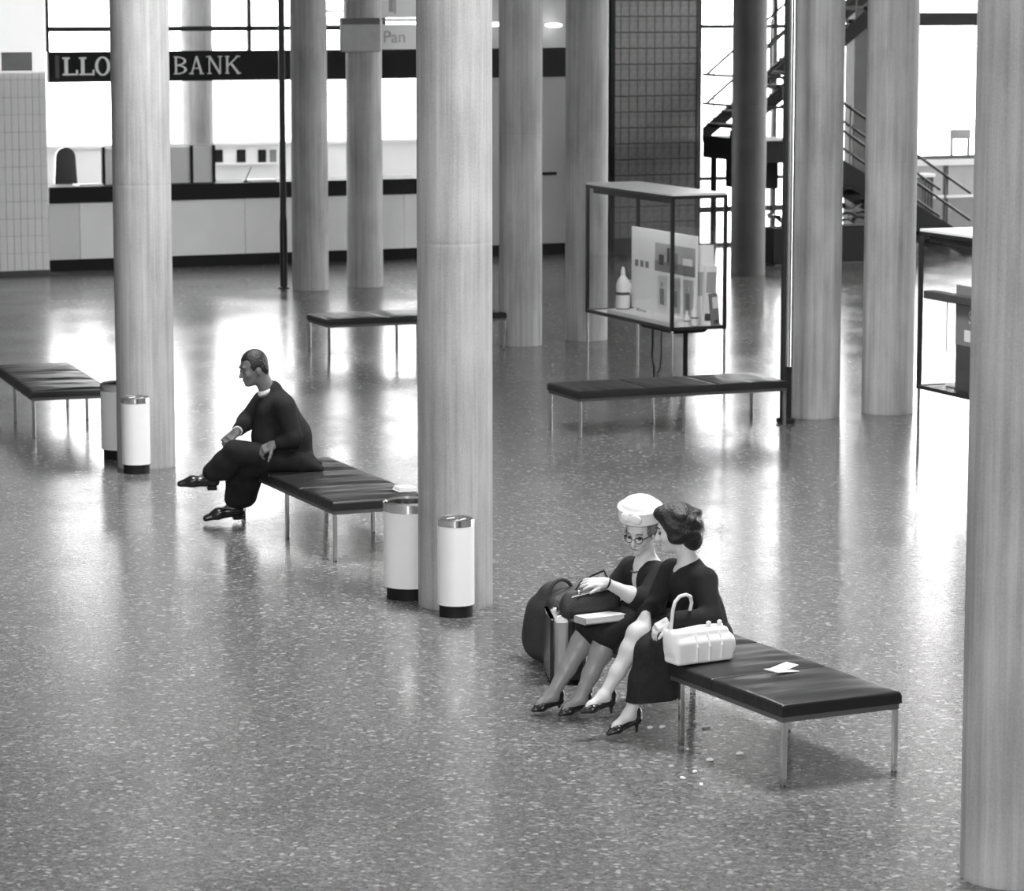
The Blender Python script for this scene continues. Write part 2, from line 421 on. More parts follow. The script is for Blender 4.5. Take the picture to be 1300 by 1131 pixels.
def letter(ch, x, z, h, w, s, t):
    """slab-serif capital, lower left at x,z: s = stem, t = thin stroke"""
    mb = MB(); se = s * .55
    def V(xx): bar(mb, xx, 0, xx, h, s)
    def S(xx, zz, ww=None): bar(mb, xx - (ww or s * .5 + se), zz, xx + (ww or s * .5 + se), zz, t)
    if ch == 'L':
        V(s); S(s, h - t / 2); S(s, t / 2); bar(mb, s, t / 2, w, t / 2, t); bar(mb, w - t / 2, 0, w - t / 2, h * .3, t)
    elif ch == 'O': arc(mb, w / 2, h / 2, w / 2, h * .53, 0, 360, s * .85, 28, t)
    elif ch == 'Y':
        bar(mb, w / 2, 0, w / 2, h * .5, s); S(w / 2, t / 2); bar(mb, w / 2, h * .45, w * .12, h, s); bar(mb, w / 2, h * .45, w * .9, h, t); S(w * .12, h - t / 2); S(w * .9, h - t / 2)
    elif ch == 'D':
        V(s); S(s, h - t / 2); S(s, t / 2); arc(mb, s, h / 2, w - s, h / 2, -90, 90, s, 18, t)
    elif ch == 'S':
        arc(mb, w / 2, h * .74, w * .42, h * .27, 20, 250, s * .8, 16, t); arc(mb, w / 2, h * .26, w * .45, h * .28, -160, 80, s * .8, 16, t)
    elif ch == 'B':
        V(s); S(s, h - t / 2); S(s, t / 2); arc(mb, s, h * .74, w - s * 1.3, h * .26, -90, 90, s, 14, t); arc(mb, s, h * .26, w - s, h * .27, -90, 90, s, 14, t)
    elif ch == 'A':
        bar(mb, w * .12, 0, w / 2, h, t); bar(mb, w * .88, 0, w / 2, h, s); bar(mb, w * .25, h * .33, w * .75, h * .33, t); S(w * .12, t / 2); S(w * .88, t / 2)
    elif ch == 'N':
        bar(mb, w * .15, 0, w * .15, h, t); bar(mb, w * .87, 0, w * .87, h, t); bar(mb, w * .15, h, w * .87, 0, s); S(w * .15, t / 2); S(w * .1, h - t / 2); S(w * .87, h - t / 2)
    elif ch == 'K':
        V(s); S(s, h - t / 2); S(s, t / 2); bar(mb, s, h * .4, w * .85, h, t); bar(mb, w * .42, h * .55, w * .9, 0, s); S(w * .85, h - t / 2); S(w * .9, t / 2)
    mb.build('letter', M['letter'], sign, False, (x, -.061, z))
lz = fz(100, 95.5) - z_fb; lh = fz(100, 72.5) - fz(100, 95.5)
for ch, p0, p1, st, tt in (('L', 78, 97, .050, .026), ('L', 99, 118, .050, .026), ('O', 119, 138, .050, .022), ('Y', 142, 160, .045, .022), ('D', 164, 182, .045, .022), ('S', 186, 201, .045, .022),
                           ('B', 219, 235, .030, .016), ('A', 239, 256, .030, .016), ('N', 261, 280, .030, .016), ('K', 284, 303, .030, .016)):
    x0, x1 = fx(p0, 84), fx(p1, 84)
    letter(ch, x0 - fa, lz, lh, x1 - x0, st, tt)

# glazing bars above the sign
ba, bb = fa, fx(560, 40)
clg = thing('window_1', 'clerestory glazing with dark bars above the bank sign', 'window', G(ba, FP, z_ft), GA, kind='structure')
zt = fz(300, 36) - z_ft
MB().box(0, bb - ba, -.03, .03, zt - .035, zt + .035).build('transom', M['darkmetal'], clg)
MB().box(0, bb - ba, -.03, .03, .94, 1.0).build('transom', M['darkmetal'], clg)
for px, w in ((59.5, .05), (150, .05), (316, .055), (405, .05), (487, .05), (556, .05)):
    x = fx(px, 40) - ba
    MB().box(x - w / 2, x + w / 2, -.03, .03, 0, 1.0).build('mullion', M['darkmetal'], clg)
gbox('wall_bank_upper', fx(-60, 40), fx(560, 40), FP - .02, FP + .3, z_ft + 1.0, CEIL, M['plaster'], label='plain pale wall above the clerestory glazing of the bank', cat='wall', kind='structure')
edges = [fx(p, 40) - ba for p in (59.5, 150, 316, 405, 487, 556)]
for i in range(5):
    for z0, z1 in ((0, zt - .035), (zt + .035, .94)):
        MB().box(edges[i] + .027, edges[i + 1] - .027, -.004, .004, z0, z1).build('pane', M['glass'], clg)

# bank counter
ca, cbx = fx(62.5, 300), fx(575, 300)
ctr = thing('bank_counter', 'long bank counter with pale front panels, dark top edge and dark plinth', 'counter', G(ca, FP), GA)
CL = cbx - ca
MB().rbox(0, CL, -.05, .75, z_cb, z_ct, .008).build('counter_top', M['black'], ctr)
MB().box(0, CL, .05, .65, 0, z_pl).build('plinth', M['black'], ctr)
pw = [0, fx(102, 300) - ca]
while pw[-1] < CL - 1.5: pw.append(pw[-1] + 1.27)
pw.append(CL)
for i in range(len(pw) - 1):
    MB().rbox(pw[i] + .003, pw[i + 1] - .003, .02, .06, z_pl, z_cb, .004).build('front_panel', M['panel2'] if i == 0 else M['panel'], ctr)
MB().box(0, CL, .06, .64, z_pl, z_cb).build('carcass', M['darkgrey'], ctr)
# dark upright at the counter's end window, glass beyond it
jx = fx(488.5, 160)
wn = thing('window_2', 'tall pane beside a dark upright at the end of the bank counter', 'window', G(jx, FP + .3, z_ct), GA, kind='structure')
MB().box(-.035, .035, -.04, .04, 0, z_fb - z_ct).build('jamb', M['darkmetal'], wn)
MB().box(.035, cbx - jx, -.004, .004, 0, z_fb - z_ct).build('pane', M['glass'], wn)

# things on and behind the counter
def scr(px0, px1, ytop, lab, two=False):
    a, b = fx(px0, 210, FP + .3), fx(px1, 210, FP + .3); h = fz(px0, ytop, FP + .3) - z_ct
    r = thing('counter_screen', lab, 'screen', G(a, FP + .3, z_ct), GA)
    n = 2 if two else 1
    for i in range(n + 1):
        x = (b - a) * i / n
        MB().box(x - .022, x + .022, -.03, .03, 0, h).build('post', M['black'], r)
    for i in range(n):
        MB().box((b - a) * i / n + .022, (b - a) * (i + 1) / n - .022, -.012, .012, 0, h - .02).build('panel', M['panel2'], r)
    MB().box(0, b - a, -.02, .02, h, h + .012).build('cap_rail', M['lightgrey'], r)
scr(214.5, 271, 185, 'two-panel screen with dark posts standing on the bank counter under the word BANK', True)
scr(131, 175, 187, 'single pale screen with dark posts on the bank counter, mostly behind a concrete column')
# white folded papers and pen on the counter
def slab(name, px, py, wx, wy, h, m, lab, cat, rot=0.0, e2=FP + .25, z=None):
    a = fx(px, py, e2)
    o = MB().rbox(-wx / 2, wx / 2, -wy / 2, wy / 2, 0, h, min(.004, h / 3)).build(name, m, None, False, G(a, e2, z_ct if z is None else z), GA + rot)
    return tag(o, lab, cat)
slab('paper_stack', 330, 231, .42, .3, .03, M['paper'], 'low stack of white papers on the bank counter beneath a desk pen', 'papers')
slab('paper_sheet', 112, 234, .40, .22, .025, M['paper'], 'loose white papers on the bank counter beside the black chair', 'papers', .2)
pen = thing('desk_pen', 'thin desk pen leaning in its dark holder on the bank counter', 'pen', G(fx(312, 230, FP + .15), FP + .15, z_ct), GA)
MB().lathe([(.04, 0), (.04, .015), (.015, .03), (.012, .045)], 14).build('base', M['black'], pen, SM)
MB().tube([(0, 0, .035), (.09, 0, .22)], .007, 6).build('stem', M['black'], pen)
# black high-backed chair behind the counter
chx = fx(83, 220, FP + 1.3)
chair = thing('office_chair', 'black high-backed chair with rounded top behind the bank counter', 'chair', G(chx, FP + 1.3), GA)
zt_ = fz(83, 187, FP + 1.3)
pts = []
for i in range(17):
    a = math.pi * i / 16
    pts.append((.15 * math.cos(a), zt_ - .15 + .15 * math.sin(a)))
pts += [(-.21, .55), (.21, .55)]
MB().prism(pts, -.04, .04).build('backrest', M['leather'], chair, SM)
MB().rbox(-.24, .24, .0, .48, .44, .53, .02).build('seat', M['leather'], chair)
MB().lathe([(.03, .08), (.03, .44)], 12, (0, .24, 0)).build('stem', M['chrome'], chair, SM)
for i in range(5):
    a = 2 * math.pi * i / 5
    MB().tube([(0, .24, .08), (.28 * math.cos(a), .24 + .28 * math.sin(a), .035)], [.025, .018], 8).build('leg', M['black'], chair, SM)
for s in (-1, 1):
    MB().tube([(s * .24, .05, .5), (s * .27, .05, .72), (s * .27, .36, .72), (s * .24, .40, .5)], .016, 8).build('armrest', M['chrome'], chair, SM)

# bank interior: low back wall with dark cards, windows above
BP = 52.3
ia, ib = fx(-60, 200, BP), fx(640, 200, BP)
z_sill = fz(300, 184, BP)
bw = gbox('wall_bank_back', ia, ib, BP, BP + .15, 0, z_sill, M['panel'], label='low pale wall along the back of the bank', cat='wall', kind='structure')
o = gbox('trim_1', ia, ib, BP - .12, BP + .2, z_sill, z_sill + .05, M['whitematte'], label='white sill on top of the low bank wall', cat='sill', kind='structure')
for k, (px, w) in enumerate(((278, 10), (306.5, 11), (333, 10), (347, 8))):
    a, b = fx(px - w / 2, 198, BP - .02), fx(px + w / 2, 198, BP - .02); z0, z1 = fz(px, 206, BP - .02), fz(px, 190, BP - .02)
    o = MB().rbox(0, b - a, -.02, 0, 0, z1 - z0, .003).build('wall_card', M['black'] if k < 3 else M['midgrey'], None, False, G(a, BP - .001, z0), GA)
    tag(o, ['small dark card on the low bank wall right beside the two-panel screen', 'small dark card on the bank wall above the stack of papers', 'small dark card on the bank wall next to the thin dark post', 'small mid-grey card on the bank wall behind the thin dark post'][k], 'card', 'cards on the bank wall')
# notice shelf under the cards
sa, sb = fx(274, 207, BP - .1), fx(352, 207, BP - .1)
gbox('wall_shelf', sa, sb, BP - .16, BP, fz(310, 207, BP - .1) - .03, fz(310, 207, BP - .1), M['whitematte'], label='narrow white shelf below the cards on the bank wall', cat='shelf')
bwin = thing('window_3', 'bright outer windows along the back of the bank', 'window', G(ia, BP + .08, z_sill + .05), GA, kind='structure')
wl = ib - ia; bx_ = [0] + [fx(p_, 140, BP) - ia for p_ in (28, 176, 391, 575)] + [wl]; nb = 5
for x in bx_:
    MB().box(x - .03, x + .03, -.03, .03, 0, CEIL - z_sill - .05).build('mullion', M['lightgrey'], bwin)
for i in range(nb):
    MB().box(bx_[i] + .03, bx_[i + 1] - .03, -.004, .004, 0, CEIL - z_sill - .05).build('pane', M['netglass'], bwin)
# venetian blind
va, vb = fx(412, 140, BP - .3), fx(446, 140, BP - .3); vz0, vz1 = fz(430, 176, BP - .3), fz(430, 16, BP - .3)
bl = thing('venetian_blind', 'white venetian blind hanging at the bank window beside a column', 'blind', G(va, BP - .3, vz0), GA)
MB().box(0, vb - va, -.03, .03, vz1 - vz0, vz1 - vz0 + .05).build('head_rail', M['white'], bl)
ns = int((vz1 - vz0) / .062)
sm_ = MB().box(0, vb - va, -.025, .025, -.003, .003, Matrix.Rotation(math.radians(35), 4, 'X')).mesh('slat', M['whitematte'])
for i in range(ns): link('slat', sm_, bl, (0, 0, .02 + i * .062))
for x in (.08, vb - va - .08): MB().tube([(x, 0, 0), (x, 0, vz1 - vz0)], .004, 5).build('cord', M['white'], bl)

# thin dark post in front of the bank
px_, py_ = ground(360.5, 366)
post = thing('slender_post', 'thin dark metal post standing before the bank counter', 'post', (px_, py_, 0), GA)
MB().lathe([(.052, 0), (.052, .9), (.045, 1.0), (.045, CEIL)], 16).build('tube', M['darkmetal'], post, SM)
MB().lathe([(.085, 0), (.085, .015), (.055, .03)], 20).build('foot_ring', M['darkmetal'], post, SM)
# shiny pole
px_, py_ = 2.605, 30.10
pole = thing('shiny_pole', 'polished dark metal pole beside the pale column at the bench end', 'pole', (px_, py_, 0), GA)
MB().rbox(-.05, .05, -.05, .05, 0, CEIL, .02).build('dark_sleeve', M['darkmetal'], pole, SM)
MB().lathe([(.028, .55), (.028, CEIL)], 14, (-.012, -.06, 0)).build('bright_tube', M['chrome'], pole, SM)
MB().rbox(-.07, .07, -.07, .07, 0, .05, .01).build('foot_block', M['darkmetal'], pole)

# grey sign box on the bank column, poster boards above the fascia
cx_, cy_ = -2.04 - .14, 44.22 - .06
zb0 = CH - (64 + 15) * 44.0 / F; zb1 = CH - (30 + 15) * 44.0 / F
sb_ = thing('column_sign_box', 'grey box sign wrapped around the front of a bank column', 'sign', (cx_, cy_, zb0), GA)
MB().rbox(-.30, .27, -.36, -.27, 0, zb1 - zb0, .01).build('face', M['plate'], sb_)
MB().box(-.29, .26, -.35, -.252, zb1 - zb0, zb1 - zb0 + .085).build('cap', M['darkgrey'], sb_)
MB().box(-.16, .23, -.30, -.16, .02, zb1 - zb0 - .02).build('bracket', M['darkgrey'], sb_)
pb_ = thing('poster_board', 'white poster board with the blurred word Pan behind the bank column', 'poster', G(fx(483, 60, FP - .1), FP - .1, z_ft), GA)
pbw = fx(560, 60, FP - .1) - fx(483, 60, FP - .1)
MB().rbox(0, pbw, -.02, .02, 0, .37, .004).build('board', M['whitematte'], pb_)
def text_part(body, size, m, parent, loc, rot=(math.pi / 2, 0, 0)):
    c = bpy.data.curves.new('lettering', 'FONT'); c.body = body; c.size = size; c.extrude = .002
    tmp = bpy.data.objects.new('lettering', c); COL.objects.link(tmp)
    dg = bpy.context.evaluated_depsgraph_get()
    me = bpy.data.meshes.new_from_object(tmp.evaluated_get(dg))
    bpy.data.objects.remove(tmp, do_unlink=True)
    me.materials.clear(); me.materials.append(m)
    o = link('lettering', me, parent, loc); o.rotation_euler = rot
    return o
text_part('Pan', .26, M['lightgrey'], pb_, (.03, -.024, .10))
pt_ = thing('poster', 'wide pale poster panel with faint grey stripes above the bank sign', 'poster', G(fx(436, 20, FP - .12), FP - .12, z_ft + .47), GA)
ptw = fx(560, 20, FP - .12) - fx(436, 20, FP - .12)
MB().rbox(0, ptw, -.02, .02, 0, .42, .004).build('board', M['whitematte'], pt_)
for i, x in enumerate((.06, .16, .30, .40, .55, .72, .80)):
    MB().box(x, x + .03 + .02 * (i % 3), -.024, -.02, .06 + .03 * (i % 2), .38).build('stripe', M['lightgrey'], pt_)
MB().box(0, ptw, -.03, .03, -.05, -.01).build('bottom_rail', M['midgrey'], pt_)

# plain grey wall right of the bank, dark upright, tiled wall
wa, wb_ = fx(575, 200), fx(771, 200)
gbox('wall_back', wa, wb_, FP + .02, FP + .25, 0, z_fb, M['wallgrey'], label='plain grey wall under the dark fascia right of the bank counter', cat='wall', kind='structure')
gbox('baseboard_back', wa, wb_, FP - .01, FP + .02, 0, z_pl, M['black'], label='dark skirting along the plain grey wall', cat='skirting', kind='structure')
gbox('wall_upper', fx(560, 40), wb_, FP + .02, FP + .25, z_ft, CEIL, M['lightgrey'], label='pale wall above the dark fascia beside the bank', cat='wall', kind='structure')
gbox('trim_2', wb_, fx(776.5, 200), FP - .12, FP + .2, 0, CEIL, M['black'], label='dark upright strip beside the dark tiled wall', cat='trim', kind='structure')
for k, (px, py, w) in enumerate(((627, 31, .14), (701, 32, .26))):
    a, z = gpx(px, py, FP - .1)
    o = MB().lathe([(w * .3, -.03), (w * .5, -.015), (w * .5, .015), (w * .3, .03)], 24).build('wall_lamp', M['glow'], None, SM, G(a, FP - .16, z), GA)
    tag(o, ['small oval white lamp on the upper wall beside the big column', 'broad oval white lamp on the upper wall between two columns'][k], 'lamp')
ha, hz = gpx(698, 222, FP)
o = MB().rbox(-.14, .11, -.05, 0, 0, .045, .006).build('grab_rail', M['black'], None, False, G(ha, FP + .021, hz), GA)
tag(o, 'short dark horizontal rail on the plain grey wall', 'rail')
ta, tb = fx(776.5, 200, FP - .1), fx(883.5, 200, FP - .1)
tw_ = thing('wall_tiled', 'dark wall faced with small upright grey tiles beside the staircase', 'wall', G(ta, FP - .1), GA, kind='structure')
TW = tb - ta; nc = 10; cw = TW / nc; rh = .2465
MB().box(0, TW, .012, .4, 0, CEIL).build('backing', M['grout'], tw_)
tms = [MB().rbox(.0025, cw - .0025, 0, .03, .009, rh - .009, .004).mesh('tile', M['tile'])]
zoff = fz(830, 142, FP - .1) % rh
for i in range(nc):
    for k in range(-1, 17):
        if zoff + k * rh < -.02: continue
        link('tile', tms[0], tw_, (i * cw, random.uniform(-.004, .004), zoff + k * rh))
MB().box(TW, TW + .03, -.01, .4, 0, CEIL).build('edge_trim', M['darkgrey'], tw_)

# ------------------------------------------------------------------ window wall behind the stairs
WP = 45.75
ra, rb = fx(886, 200, WP), 42.0
zt2 = fz(1200, 33, WP)
ww = thing('window_4', 'tall bright glazed wall behind the dark staircase', 'window', G(ra, WP), GA, kind='structure')
rc = fx(1150, 200, WP)
WL = rb - ra
for z in (.0, .55, 1.06, zt2 - .02, 5.6):
    MB().box(0, rc - ra, -.03, .03, z, z + (.09 if z == .55 else .06)).build('rail', M['darkmetal'], ww)
xs = [0, 1.35, 2.7, rc - ra - 1.05, rc - ra]
for x in xs: MB().box(x - .035, x + .035, -.04, .04, 0, CEIL).build('mullion', M['darkmetal'], ww)
for i in range(len(xs) - 1): MB().box(xs[i] + .035, xs[i + 1] - .035, -.004, .004, .06, CEIL).build('pane', M['glass'], ww)
# dark wall piece between the stairs and the large window
da, db = fx(1084, 120, WP - .3), fx(1128, 120, WP - .3)
gbox('wall_stair_pier', da, db, WP - .3, WP - .05, 0, CEIL, M['darkgrey'], label='dark wall pier seen between two columns beside the stairs', cat='wall', kind='structure')
# large right-hand window over a low panelled wall
zs1, zs2 = fz(1200, 197, WP), fz(1200, 290, WP)
w5 = thing('window_5', 'large plain bright window with dark head rail and sill', 'window', G(rc, WP, zs1), GA, kind='structure')
RL = 36.0 - rc
MB().box(0, RL, -.05, .05, -.06, 0).build('sill_rail', M['darkmetal'], w5)
MB().box(0, RL, -.05, .05, zt2 - zs1, zt2 - zs1 + .22).build('head_rail', M['black'], w5)
n5 = 3
for i in range(n5 + 1):
    x = RL * i / n5
    MB().box(x - .04, x + .04, -.04, .04, 0, CEIL - zs1).build('mullion', M['darkmetal'], w5)
for i in range(n5):
    for z0, z1 in ((0, zt2 - zs1), (zt2 - zs1 + .22, CEIL - zs1)):
        MB().box(RL * i / n5 + .04, RL * (i + 1) / n5 - .04, -.004, .004, z0, z1).build('pane', M['glass'], w5)
lw = thing('wall_low', 'low panelled wall under the large bright window', 'wall', G(rc, WP), GA, kind='structure')
zz = [0, .09, fz(1200, 249, WP), zs1 - .16, zs1 - .06]
MB().box(0, RL, 0, .1, 0, zs1 - .06).build('backing', M['darkgrey'], lw)
MB().box(0, RL, -.12, .1, zz[3], zz[4]).build('sill_board', M['whitematte'], lw)
MB().box(0, RL, -.06, 0, zz[2] - .025, zz[2] + .02).build('ledge', M['white'], lw)
x = fx(1199, 230, WP) - rc - 1.6
while x < RL:
    x0, x1 = max(0, x + .05), min(RL, x + 1.55)
    if x1 > x0 + .1:
        MB().rbox(x0, x1, -.03, 0, zz[2] + .02, zz[3], .004).build('panel', M['lightgrey'], lw)
        MB().rbox(x0, x1, -.03, 0, .1, zz[2] - .03, .004).build('panel', M['midgrey'], lw)
    x += 1.6
# litter-bin like dark pedestal with white top beside the low wall
a = fx(1174, 260, WP - .6)
z1 = fz(1174, 220, WP - .6)
pd = thing('pedestal', 'dark fluted pedestal with a white top before the low wall by the large window', 'pedestal', G(a, WP - .6), GA)
for i in range(4): MB().rbox(-.11 + i * .055, -.06 + i * .055, -.1, .1, 0, z1 - .06, .008).build('slat', M['darkgrey'], pd)
MB().box(-.10, .10, -.08, .08, 0, z1 - .06).build('core', M['black'], pd)
MB().rbox(-.125, .125, -.12, .12, z1 - .06, z1, .01).build('top', M['white'], pd)
# small chair by the large window
a = fx(1232, 180, WP - .35)
zc0, zc1 = fz(1225, 175, WP - .35), fz(1225, 164, WP - .35)
wc = thing('sill_stand', 'small frame stand with a grey top board on the sill of the large window', 'stand', G(a, WP - .02, zs1), GA)
for x in (-.16, .16): MB().box(x - .018, x + .018, -.018, .018, 0, fz(1220, 170, WP) - zs1).build('leg', M['darkmetal'], wc)
MB().rbox(-.19, .19, -.03, .03, fz(1225, 176, WP) - zs1, fz(1225, 164, WP) - zs1, .006).build('top_board', M['plate'], wc)

# ------------------------------------------------------------------ staircase
st = thing('staircase', 'dark open-tread staircase with a half landing against the bright windows', 'staircase', G(22.3, 42.9), GA)
LX, UX = .85, .05
def sb(name, x0, x1, y0, y1, z0, z1, m='black'): return MB().rbox(x0, x1, y0, y1, z0, z1, .008).build(name, M[m], st)
LZ = 1.82
sb('landing', 0, LX, 0, 2.0, LZ - .34, LZ)
for x, y in ((.12, .2), (.12, 1.85), (.75, 1.85)): MB().tube([(x, y, 0), (x, y, LZ - .3)], .05, 12).build('post', M['black'], st, SM)
n1 = 10; run1, rise1 = .28, LZ / (n1 + 1)
for i in range(n1): sb('tread', LX + run1 * i, LX + run1 * i + .30, 0, .92, LZ - rise1 * (i + 1) - .06, LZ - rise1 * (i + 1))
for y in (-.05, .90):
    MB().prism([(LX - .05, LZ - .34), (LX - .05, LZ), (LX + run1 * n1 + .2, .15), (LX + run1 * n1 + .2, 0), (LX + run1 * n1 - .15, 0)], y, y + .06).build('stringer', M['black'], st)
n2 = 14; run2, rise2 = .25, .20
for i in range(n2): sb('tread', UX + run2 * i, UX + run2 * i + .29, 1.06, 1.98, LZ + rise2 * (i + 1) - .06, LZ + rise2 * (i + 1))
for y in (1.02, 1.96):
    MB().prism([(UX - .05, LZ - .1), (UX - .05, LZ + .12), (UX + run2 * n2, LZ + rise2 * n2 + .1), (UX + run2 * n2, LZ + rise2 * n2 - .22)], y, y + .06).build('stringer', M['black'], st)
def rail(p, q, r=.022): MB().tube([p, q], r, 8).build('handrail', M['darkmetal'], st, SM)
e = (LX + run1 * n1, 0)
for y in (0.0, .92):
    rail((LX - .05, y, LZ + .92), (e[0], y, .95)); rail((LX - .05, y, LZ + .5), (e[0], y, .53))
    for i in range(0, n1 + 1, 2):
        x = LX + run1 * i + .1; z = LZ - rise1 * i
        MB().tube([(x, y, z - rise1), (x, y, z + .86)], .012, 6).build('baluster', M['darkmetal'], st, SM)
for y in (1.05, 1.98):
    rail((UX, y, LZ + .95), (UX + run2 * n2, y, LZ + rise2 * n2 + .95)); rail((UX, y, LZ + .5), (UX + run2 * n2, y, LZ + rise2 * n2 + .5))
    for i in range(0, n2, 2):
        x = UX + run2 * i + .12; z = LZ + rise2 * i
        MB().tube([(x, y, z + rise2), (x, y, z + 1.0)], .012, 6).build('baluster', M['darkmetal'], st, SM)
for z in (.95, .5): rail((0, 0, LZ + z), (LX - .05, 0, LZ + z)); rail((0, 0, LZ + z), (0, 2.0, LZ + z))
for x in (0, .36, .46): MB().tube([(x, 0, LZ), (x, 0, LZ + .97)], .016, 8).build('newel', M['darkmetal'], st, SM)
# cupboard under the landing and dark planter box at the stair foot
o = gbox('under_stair_box', 22.45, 22.95, 43.6, 44.4, .95, 1.38, M['black'], label='dark box hung below the stair landing', cat='box')
o.location.z = LZ - .34 - .43

# dark planter with glossy leaves at the foot of the stairs
pl = thing('planter', 'long dark planter box with glossy leaves in front of the staircase', 'planter', G(23.25, 42.35), GA)
MB().rbox(-1.15, 1.15, -.22, .22, .03, .56, .012).build('trough', M['black'], pl)
MB().box(-1.08, 1.08, -.18, .18, 0, .03).build('base', M['darkgrey'], pl)
MB().box(-1.12, 1.12, -.19, .19, .50, .565).build('soil', M['ash'], pl)
leafv = [(0, 0, 0), (.05, .055, .02), (.13, .075, .035), (.22, .05, .02), (.30, 0, -.03), (.22, -.05, .02), (.13, -.075, .035), (.05, -.055, .02), (.13, 0, .01)]
leaff = [(0, 1, 8), (1, 2, 8), (2, 3, 8), (3, 4, 8), (4, 5, 8), (5, 6, 8), (6, 7, 8), (7, 0, 8)]
M['leaf'] = mat('glossy_leaf', .06, .25, var=.2)
lm_ = MB().add(leafv, leaff).mesh('leaf', M['leaf'], True)
rp = random.Random(11)
for cxp, nn, hh in ((.95, 15, .52), (.62, 12, .38), (.1, 8, .22), (-.45, 8, .16), (-.9, 7, .16)):
    MB().tube([(cxp, 0, .54), (cxp + .02, 0, .56 + hh * .8)], [.014, .008], 6).build('stem', M['darkgrey'], pl)
    for i in range(nn):
        o = link('leaf', lm_, pl, (cxp + rp.uniform(-.03, .03), rp.uniform(-.03, .03), .57 + hh * (i + .5) / nn))
        o.rotation_euler = (rp.uniform(-.3, .3), rp.uniform(-.75, .25), i * 2.4 + rp.uniform(-.3, .3)); k_ = rp.uniform(.8, 1.2); o.scale = (k_, k_, k_)

# ================================================================== BENCHES
BW, BL, SEAT = .74, 2.16, .450
def cushion_mesh(seed, name='cushion'):
    rnd = random.Random(seed)
    ph = [(rnd.uniform(0, 6.3), rnd.uniform(18, 46), rnd.uniform(-3, 3), rnd.uniform(.0006, .0020)) for _ in range(7)]
    n = 30; cl_ = BL / 3 - .006; th = .078
    prof = [0, .004, .012, .025] ; us = sorted(set([0, .006, .015, .03, .05] + [i / (n - 8) for i in range(1, n - 8)] + [1, .994, .985, .97, .95]))
    us = [u for u in us if u <= .05 or u >= .95 or .06 < u < .94]
    m = len(us); vs = []; fs = []
    def edge(u, L):
        d = min(u, 1 - u) * L; r = .020
        return 1.0 if d >= r else math.sqrt(max(0, 1 - (1 - d / r) ** 2))
    for v in us:
        for u in us:
            x, y = u * BW, v * cl_
            e = min(edge(u, BW), edge(v, cl_))
            inn = min(1, min(u, 1 - u) * 9, min(v, 1 - v) * 9)
            wr = sum(a * math.sin(f * y + sl * x * 3 + p + .8 * math.sin(5 * x + p)) for p, f, sl, a in ph) * inn
            dome = .012 * (1 - (2 * u - 1) ** 4) * (1 - (2 * v - 1) ** 4)
            vs.append((x - BW / 2, y, SEAT - .012 - .020 + .020 * e + dome + wr))
    for j in range(m - 1):
        for i in range(m - 1): fs.append((j * m + i, j * m + i + 1, (j + 1) * m + i + 1, (j + 1) * m + i))
    # sides down to the base
    loop = [i for i in range(m)] + [j * m + m - 1 for j in range(1, m)] + [(m - 1) * m + i for i in range(m - 2, -1, -1)] + [j * m for j in range(m - 2, 0, -1)]
    o = len(vs)
    for i in loop: vs.append((vs[i][0], vs[i][1], SEAT - th))
    k = len(loop)
    for i in range(k):
        j = (i + 1) % k; fs.append((loop[j], loop[i], o + i, o + j))
    fs.append(tuple(o + i for i in range(k)))
    return MB().add(vs, fs).mesh(name, M['leather'], SM)
cms = [cushion_mesh(s) for s in (1, 2, 3)]
rail_m = MB()
z0, z1 = SEAT - .108, SEAT - .080
for x in (-BW / 2 + .012, BW / 2 - .037): rail_m.box(x, x + .025, -BL / 2 + .012, BL / 2 - .012, z0, z1)
for y in (-BL / 2 + .012, -.0125, BL / 2 - .037): rail_m.box(-BW / 2 + .037, BW / 2 - .037, y, y + .025, z0, z1)
rail_m = rail_m.mesh('frame', M['steel'])
deck_m = MB().box(-BW / 2 + .04, BW / 2 - .04, -BL / 2 + .04, BL / 2 - .04, z1 - .004, z1 + .004).mesh('deck', M['black'])
leg_m = MB().rbox(-.014, .014, -.014, .014, 0, z0, .002).mesh('leg', M['chrome'])
glide_m = MB().lathe([(.016, 0), (.016, .006), (.012, .010)], 10).mesh('glide', M['black'])
def bench(N, ang, label, roll=0):
    a = math.radians(ang); L = Vector((math.cos(a), math.sin(a), 0)); W = Vector((math.sin(a), -math.cos(a), 0))
    c = Vector((N[0], N[1], 0)) + L * (BL / 2) + W * (BW / 2)
    r = thing('bench', label, 'bench', c, a - math.pi / 2, 'black upholstered benches of the concourse')
    for i in range(3): link('cushion', cms[(i + roll) % 3], r, (0, -BL / 2 + .003 + i * BL / 3, 0))
    link('frame', rail_m, r); link('deck', deck_m, r)
    for x in (-BW / 2 + .026, BW / 2 - .026):
        for y in (-BL / 2 + .026, 0, BL / 2 - .026):
            lg = link('leg', leg_m, r, (x, y, 0)); link('glide', glide_m, lg)
    return r
NB1, AB1 = (1.395, 16.10), 117.0
NB2, AB2 = (-1.29, 22.67), 113.0
bench(NB1, AB1, 'black padded bench on which the two women sit, with white paper on it')
bench(NB2, AB2, 'black creased bench on which the man in the dark suit sits', 1)
bench((-4.42, 29.08), 108.0, 'black padded bench beside the column with two white bins, nobody on it', 2)
def bench_long(N, ang, label, roll=0):
    # N is the near corner at the left end; the bench runs away along ang
    a = math.radians(ang); P = Vector((N[0], N[1], 0)) + Vector((math.cos(a), math.sin(a), 0)) * BL
    return bench((P.x, P.y), ang + 180, label, roll)
def bench_along(N, ang, label, roll=0):
    a = math.radians(ang); W = Vector((-math.sin(a), math.cos(a), 0)) * BW
    return bench((N[0] + W.x, N[1] + W.y), ang, label, roll)
bench_along((.61, 29.02), 22.5, 'black padded bench in front of the tall glass display case', 1)
